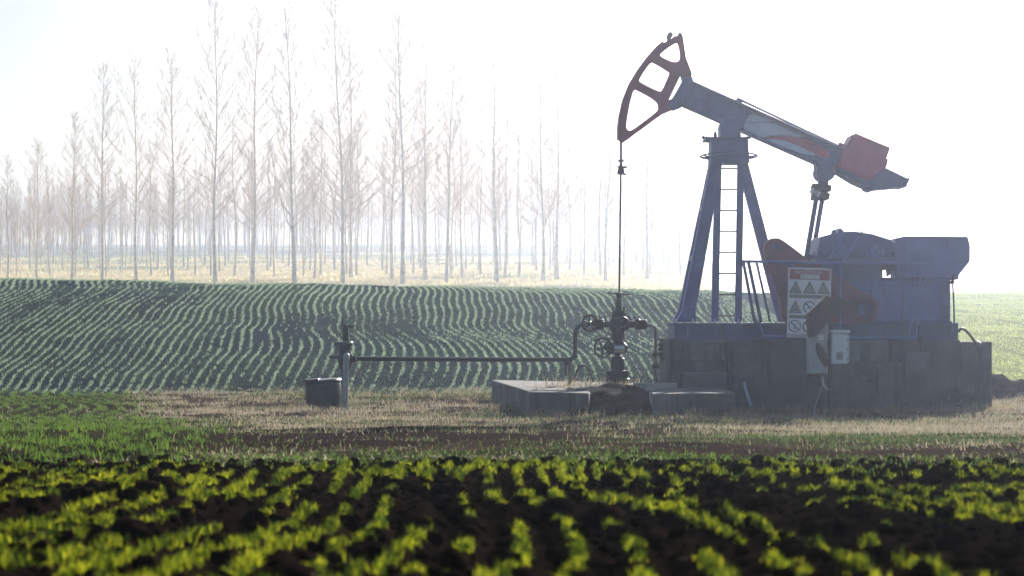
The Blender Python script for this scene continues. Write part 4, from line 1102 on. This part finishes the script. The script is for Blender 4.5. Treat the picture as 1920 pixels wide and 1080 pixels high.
# --- hillside crop, row by row
sp_ = .205
X0, X1 = -30, 34
P = []
for k in range(int(-30 / sp_), int(50 / sp_)):
    n = 520
    u = RNG.uniform(0, 1, n); y = 35.5 + 21 * u ** .9
    target = k * sp_
    x = target - .0899 * y
    for _ in range(4): x = x - (row_coord(x, y) - target)
    keep = (np.abs(x) < .30 * y + 2.5)
    dk = float(_hash(np.array([k]), np.array([0]), 5)[0]); dn = float(_hash(np.array([k // 5]), np.array([3]), 9)[0])
    dens = .40 + .40 * dk + .55 * dn - .30 + 1.1 * fbm(x / 5, y / 5, 63, 3) + .8 * fbm(np.full(n, k * 1.7), y * .35, 66, 2)
    keep &= RNG.uniform(0, 1, n) < np.clip(dens + .12, .02, 1)
    x = x + RNG.normal(0, .013, n)
    keep &= (x / y < .2)
    P.append(np.stack([x[keep], y[keep]], -1))
P = np.concatenate(P)
P = np.repeat(P, 5, 0) + RNG.normal(0, .02, (len(P) * 5, 2)) * np.array([.6, 3.5])
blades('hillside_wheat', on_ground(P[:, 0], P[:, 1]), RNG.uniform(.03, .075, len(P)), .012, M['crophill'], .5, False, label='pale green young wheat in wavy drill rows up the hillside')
# loose leafy cover between the rows and the right hill, its tone paled to imitate the sun's veil
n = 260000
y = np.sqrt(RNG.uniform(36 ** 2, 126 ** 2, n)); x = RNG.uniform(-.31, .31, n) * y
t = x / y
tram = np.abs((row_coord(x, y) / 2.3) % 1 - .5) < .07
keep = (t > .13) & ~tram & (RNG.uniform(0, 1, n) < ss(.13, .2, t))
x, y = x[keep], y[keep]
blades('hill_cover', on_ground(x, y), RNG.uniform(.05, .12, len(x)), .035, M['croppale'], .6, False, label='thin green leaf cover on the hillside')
# small added leaves, their dull blue green imitating shade between the rows
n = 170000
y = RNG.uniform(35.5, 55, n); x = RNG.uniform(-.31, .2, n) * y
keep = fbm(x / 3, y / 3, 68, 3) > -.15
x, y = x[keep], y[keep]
M['cropshade'] = leaf_mat('shade_tinted_low_leaf', [(.035, .065, .06), (.055, .09, .08), (.08, .12, .10)], .35)
blades('shade_leaf_cover', on_ground(x, y), RNG.uniform(.02, .05, len(x)), .022, M['cropshade'], .7, False, label='low leaves coloured blue green as shade between the drill rows of the hillside')
# straw grass behind the crest
n = 60000
y = RNG.uniform(95, 330, n); x = RNG.uniform(-.32, .14, n) * y
keep = fbm(x / 8, y / 4, 97) > -.1
x, y = x[keep], y[keep]
M['strawfar'] = leaf_mat('pale_straw_blade', [(.64, .54, .33), (.74, .65, .44), (.55, .52, .34)], .5)
blades('straw_grass', on_ground(x, y), RNG.uniform(.15, .45, len(x)), .08, M['strawfar'], .5, False, label='bleached straw grass under the trees')

# --- soil clods and pale stones
def clods():
    base_ = MB(); base_.sphere((0, 0, 0), 1, 6, 4, .25, (1, .9, .7)); bv = np.array(base_.v); 
    tri = []
    for f in base_.f:
        for i in range(1, len(f) - 1): tri.append((f[0], f[i], f[i + 1]))
    tri = np.array(tri)
    n = 7500
    y = 2.3 + 7.0 * RNG.uniform(0, 1, n) ** 1.2; x = RNG.uniform(-1, 1, n) * (.3 * y + 1.4)
    rad = np.exp(RNG.normal(-4.3, .5, n)); rad = np.clip(rad, .006, .05)
    a = RNG.uniform(0, 6.28, n); c, s = np.cos(a), np.sin(a)
    v = bv[None] * (1 + RNG.normal(0, .16, (n, len(bv), 1)))
    v = v * rad[:, None, None]
    vx2 = v[..., 0] * c[:, None] - v[..., 1] * s[:, None]; vy2 = v[..., 0] * s[:, None] + v[..., 1] * c[:, None]
    z = H(x, y)
    co = np.stack([vx2 + x[:, None], vy2 + y[:, None], v[..., 2] + z[:, None] + .25 * rad[:, None]], -1).reshape(-1, 3)
    fs = (tri[None] + (np.arange(n) * len(bv))[:, None, None]).reshape(-1, 3)
    o = mesh_np('soil_clods', co, fs, M['clod']); tag(o, 'loose dark soil clods', None, None, 'stuff')
clods()
for (px, py, sz, lab) in ((1476, 1046, 34, 'palest and largest stone lying on the dark soil in the foreground'), (1456, 913, 13, 'small white stone on ploughed soil below the earth mound'), (692, 981, 11, 'small pinkish stone among wheat below the drum'), (889, 1070, 13, 'dull stone half sunk at the bottom of the picture')):
    d = 1207 / (py - 729); p = W(px, py, d); z = hz(p.x, d); r = sz * d / F / 2
    mb = MB(); mb.sphere((p.x, d, z + r * .5), r, 10, 7, .14, (1.1, .9, .8))
    tag(mb.build('stone', M['stone'], None, loc=(p.x, d, z)), lab, 'stone', 'stones on the ploughed soil')

# --------------------------------------------------------------------- trees
def tree_proto(seed, Ht=26.0, nb=88, twigs=7, base_=.16, r0=.25, spread=1.0, lets=3):
    rg = random.Random(seed)
    tv = MB(); pts = []; K = 14; ax = rg.uniform(-1, 1); ay = rg.uniform(-1, 1)
    for i in range(K + 1):
        f = i / K
        pts.append(Vector((ax * .35 * f * f + .10 * math.sin(f * 9 + seed), ay * .35 * f * f + .1 * math.cos(f * 8 + seed * 2), Ht * f)))
    rad = [r0 * (1.25 if i == 0 else 1) * (1 - .95 * (i / K) ** .65) + .012 for i in range(K + 1)]
    tv.tube([pts[0] - Vector((0, 0, .4))] + pts, [rad[0] * 1.15] + rad, 8, False)
    def at(f):
        q = f * K; i = min(int(q), K - 1); return pts[i].lerp(pts[i + 1], q - i)
    cv = MB(); az = rg.uniform(0, 6)
    for k in range(nb):
        f = base_ + (.985 - base_) * ((k + rg.random()) / nb) ** .9
        az += 2.4 + rg.uniform(-.5, .5)
        g_ = (f - base_) / (1 - base_)
        L_ = Ht * spread * (.15 * (1 - g_) ** .8 + .03) * rg.uniform(.45, 1.15)
        el = R(rg.uniform(20, 46) + 24 * g_)
        p = at(f); dh = Vector((math.cos(az), math.sin(az), 0)); seg = 5; q = [p]; d = dh * math.cos(el) + Vector((0, 0, math.sin(el)))
        for s in range(seg):
            d = (d + Vector((rg.uniform(-.12, .12), rg.uniform(-.12, .12), .06 + rg.uniform(-.05, .08)))).normalized(); q.append(q[-1] + d * L_ / seg)
        rb = (.016 + .036 * (1 - g_)) * (Ht / 26) * rg.uniform(.6, 1.0)
        cv.tube(q, [rb * (1 - .8 * i / seg) + .004 for i in range(seg + 1)], 4, False)
        for j in range(twigs):
            u = rg.uniform(.2, 1.0) * seg; i = min(int(u), seg - 1); b = q[i].lerp(q[i + 1], u - i)
            a2 = rg.uniform(0, 6.28); dd = (d * .9 + Vector((math.cos(a2), math.sin(a2), rg.uniform(.1, .8))) * .7).normalized()
            l2 = L_ * rg.uniform(.18, .42); e = b + dd * l2 * .5; e2 = e + (dd + Vector((0, 0, .35))).normalized() * l2 * .5
            cv.tube([b, e, e2], [.014, .010, .005], 3, False)
            for h in range(lets):
                w = rg.uniform(.2, 1); bb = b.lerp(e2, w); a3 = rg.uniform(0, 6.28); d3 = (dd + Vector((math.cos(a3), math.sin(a3), .5)) * .8).normalized()
                cv.tube([bb, bb + d3 * l2 * rg.uniform(.3, .6)], [.008, .004], 3, False)
    return tv, cv
def proto_mesh(mb, name, m):
    me = bpy.data.meshes.new(name); me.from_pydata([tuple(v) for v in mb.v], [], mb.f); me.materials.append(m); me.shade_smooth(); return me
protos = []
for i in range(9):
    t_, c_ = tree_proto(100 + i, 26, 54 + 6 * (i * 5 % 7), 10, .14 + .035 * (i % 4), .17 + .02 * (i % 3), 1.7 + .3 * ((i * 2) % 5 - 2) / 2)
    protos.append((proto_mesh(t_, 'trunk', M['bark']), proto_mesh(c_, 'crown', M['twig'])))
small = []
for i in range(4):
    t_, c_ = tree_proto(200 + i, 16, 46, 7, .30 + .03 * i, .13, 1.05, 2)
    small.append((proto_mesh(t_, 'trunk', M['bark']), proto_mesh(c_, 'crown', M['twig'])))
def plant(name, pr, x, y, sc_, rz, label, group, wide=1.0, lean=0):
    o = bpy.data.objects.new(name, None); COL.objects.link(o); o.location = (x, y, hz(x, y) - .05); o.rotation_euler = (lean, lean * .6, rz); o.scale = (sc_ * wide, sc_ * wide, sc_)
    tag(o, label, 'tree', group)
    for nm, me in (('trunk', pr[0]), ('crown', pr[1])):
        c = bpy.data.objects.new(nm, me); COL.objects.link(c); c.parent = o
    return o
# front row: photo column of the trunk foot, row of the tree top, distance
front = [(14, 288, 172), (70, 268, 176), (134, 212, 174), (191, 122, 170), (256, 118, 172), (325, 104, 168), (402, 8, 166), (474, 16, 170), (551, 8, 164), (590, 205, 182), (645, -14, 166), (658, 70, 186), (735, 30, 178), (757, -42, 164), (797, 60, 176), (836, 40, 168), (866, 150, 182), (929, 30, 170), (946, 120, 184), (1018, 60, 172), (1046, 40, 178), (1135, 90, 174), (1212, 120, 180)]
ords = ['first', 'second', 'third', 'fourth', 'fifth', 'sixth', 'seventh', 'eighth', 'ninth', 'tenth', 'eleventh', 'twelfth', 'thirteenth', 'fourteenth', 'fifteenth', 'sixteenth', 'seventeenth', 'eighteenth', 'nineteenth', 'twentieth', 'twenty-first', 'twenty-second', 'twenty-third']
for i, (px, top, d) in enumerate(front):
    x = (px - 960) * d / F; z = hz(x, d)
    hgt = EYE + (HZ - top) * d / F - z
    lab = ('short' if hgt < 17 else 'middling' if hgt < 23 else 'tall') + ' bare poplar, ' + ords[i] + ' along the front row from the end far from the pump jack'
    plant('poplar_tree', protos[(i * 4) % 9], x, d, hgt / 26., random.uniform(0, 6.28), lab, 'front row of bare poplars', 1.0 if hgt > 17 else 1.15, random.uniform(-.03, .03))
# plantation rows behind
rg = random.Random(5); cnt = 0
for row in range(7):
    d = 196 + row * 26
    stp = 37 + rg.uniform(-5, 5)
    px = -40 + rg.uniform(0, 30)
    while px < 1290:
        dd = d + rg.uniform(-7, 7); x = (px - 960) * dd / F
        f = .55 + .45 * ss(-100, 700, px)
        hh_ = rg.uniform(13, 19) * float(f) if row < 4 else rg.uniform(10, 15)
        plant('thin_poplar', small[rg.randrange(4)], x, dd, hh_ / 16., rg.uniform(0, 6.28), 'thin pale bare poplar standing among many behind the front row', 'thin poplars of the plantation', 1.0)
        cnt += 1
        px += stp * rg.uniform(.45, 1.5) * (1 if px < 900 else 1.25)

# far wood: one mass of bare reddish trees
bt, bc = tree_proto(301, 11, 22, 6, .25, .10, 1.5, 2)
def tri_np(mb):
    v = np.array([tuple(p) for p in mb.v]); t = []
    for f in mb.f:
        for i in range(1, len(f) - 1): t.append((f[0], f[i], f[i + 1]))
    return v, np.array(t)
v1, t1 = tri_np(bt); v2, t2 = tri_np(bc)
vv = np.concatenate([v1, v2]); tt = np.concatenate([t1, t2 + len(v1)])
n = 520
y = RNG.uniform(385, 560, n); x = RNG.uniform(-.30, .115, n) * y; a = RNG.uniform(0, 6.28, n); s_ = RNG.uniform(.75, 1.5, n)
c, s = np.cos(a) * s_ * 1.3, np.sin(a) * s_ * 1.3
co = np.stack([vv[None, :, 0] * c[:, None] - vv[None, :, 1] * s[:, None] + x[:, None], vv[None, :, 0] * s[:, None] + vv[None, :, 1] * c[:, None] + y[:, None], vv[None, :, 2] * s_[:, None] + H(x, y)[:, None]], -1).reshape(-1, 3)
fs = (tt[None] + (np.arange(n) * len(vv))[:, None, None]).reshape(-1, 3)
tag(mesh_np('far_wood', co, fs, M['thicket']), 'reddish brown bare wood far behind the poplars', None, None, 'stuff')
# ======================================================= LIGHT, SKY, HAZE, CAMERA
AZ, EL = R(SUN_AZ := 20), R(SUN_EL := 23)
S = Vector((math.sin(AZ) * math.cos(EL), math.cos(AZ) * math.cos(EL), math.sin(EL)))
sun = bpy.data.lights.new('sun', 'SUN'); sun.energy = 4.6; sun.angle = R(.5); sun.color = (1.0, .95, .88)
so = bpy.data.objects.new('sun', sun); COL.objects.link(so); so.rotation_euler = S.to_track_quat('Z', 'Y').to_euler(); so.location = (20, 60, 60)
w = bpy.data.worlds.new('World'); sc.world = w; w.use_nodes = True
nt = w.node_tree; bg = nt.nodes['Background']; sky = nt.nodes.new('ShaderNodeTexSky'); sky.sky_type = 'NISHITA'; sky.sun_disc = False
sky.sun_elevation = EL; sky.sun_rotation = AZ; sky.altitude = 100; sky.air_density = 1.0; sky.dust_density = 2.0; sky.ozone_density = 1.0
nt.links.new(sky.outputs[0], bg.inputs[0]); bg.inputs[1].default_value = .054

hm, hnt, hout = new_mat('haze')
pv = hnt.nodes.new('ShaderNodeVolumePrincipled'); hnt.links.new(pv.outputs[0], hout.inputs['Volume'])
pv.inputs['Color'].default_value = (.70, .80, 1.0, 1); pv.inputs['Density'].default_value = .0014; pv.inputs['Anisotropy'].default_value = .8
mb = MB(); mb.box((0, 325, 18), (900, 790, 46))
hb = mb.build('haze', hm, None, smooth=False); tag(hb, 'thin pale morning haze', None, None, 'stuff')

cam = bpy.data.cameras.new('camera'); co_ = bpy.data.objects.new('camera', cam); COL.objects.link(co_)
co_.location = (0, 0, EYE); co_.rotation_euler = (R(90), 0, 0)
cam.sensor_width = 36; cam.lens = F / 1920 * 36; cam.shift_y = 60 / 1920; cam.clip_start = .05; cam.clip_end = 3000
cam.dof.use_dof = True; cam.dof.focus_distance = 40; cam.dof.aperture_fstop = cam.lens / 1000 / .0105
sc.camera = co_
sc.view_settings.view_transform = 'Standard'; sc.view_settings.look = 'None'; sc.view_settings.exposure = 0.85; sc.view_settings.gamma = 1
sc.render.engine = 'CYCLES'
cy = sc.cycles; cy.use_denoising = True; cy.max_bounces = 6; cy.diffuse_bounces = 2; cy.glossy_bounces = 2; cy.transmission_bounces = 4; cy.volume_bounces = 1; cy.transparent_max_bounces = 8
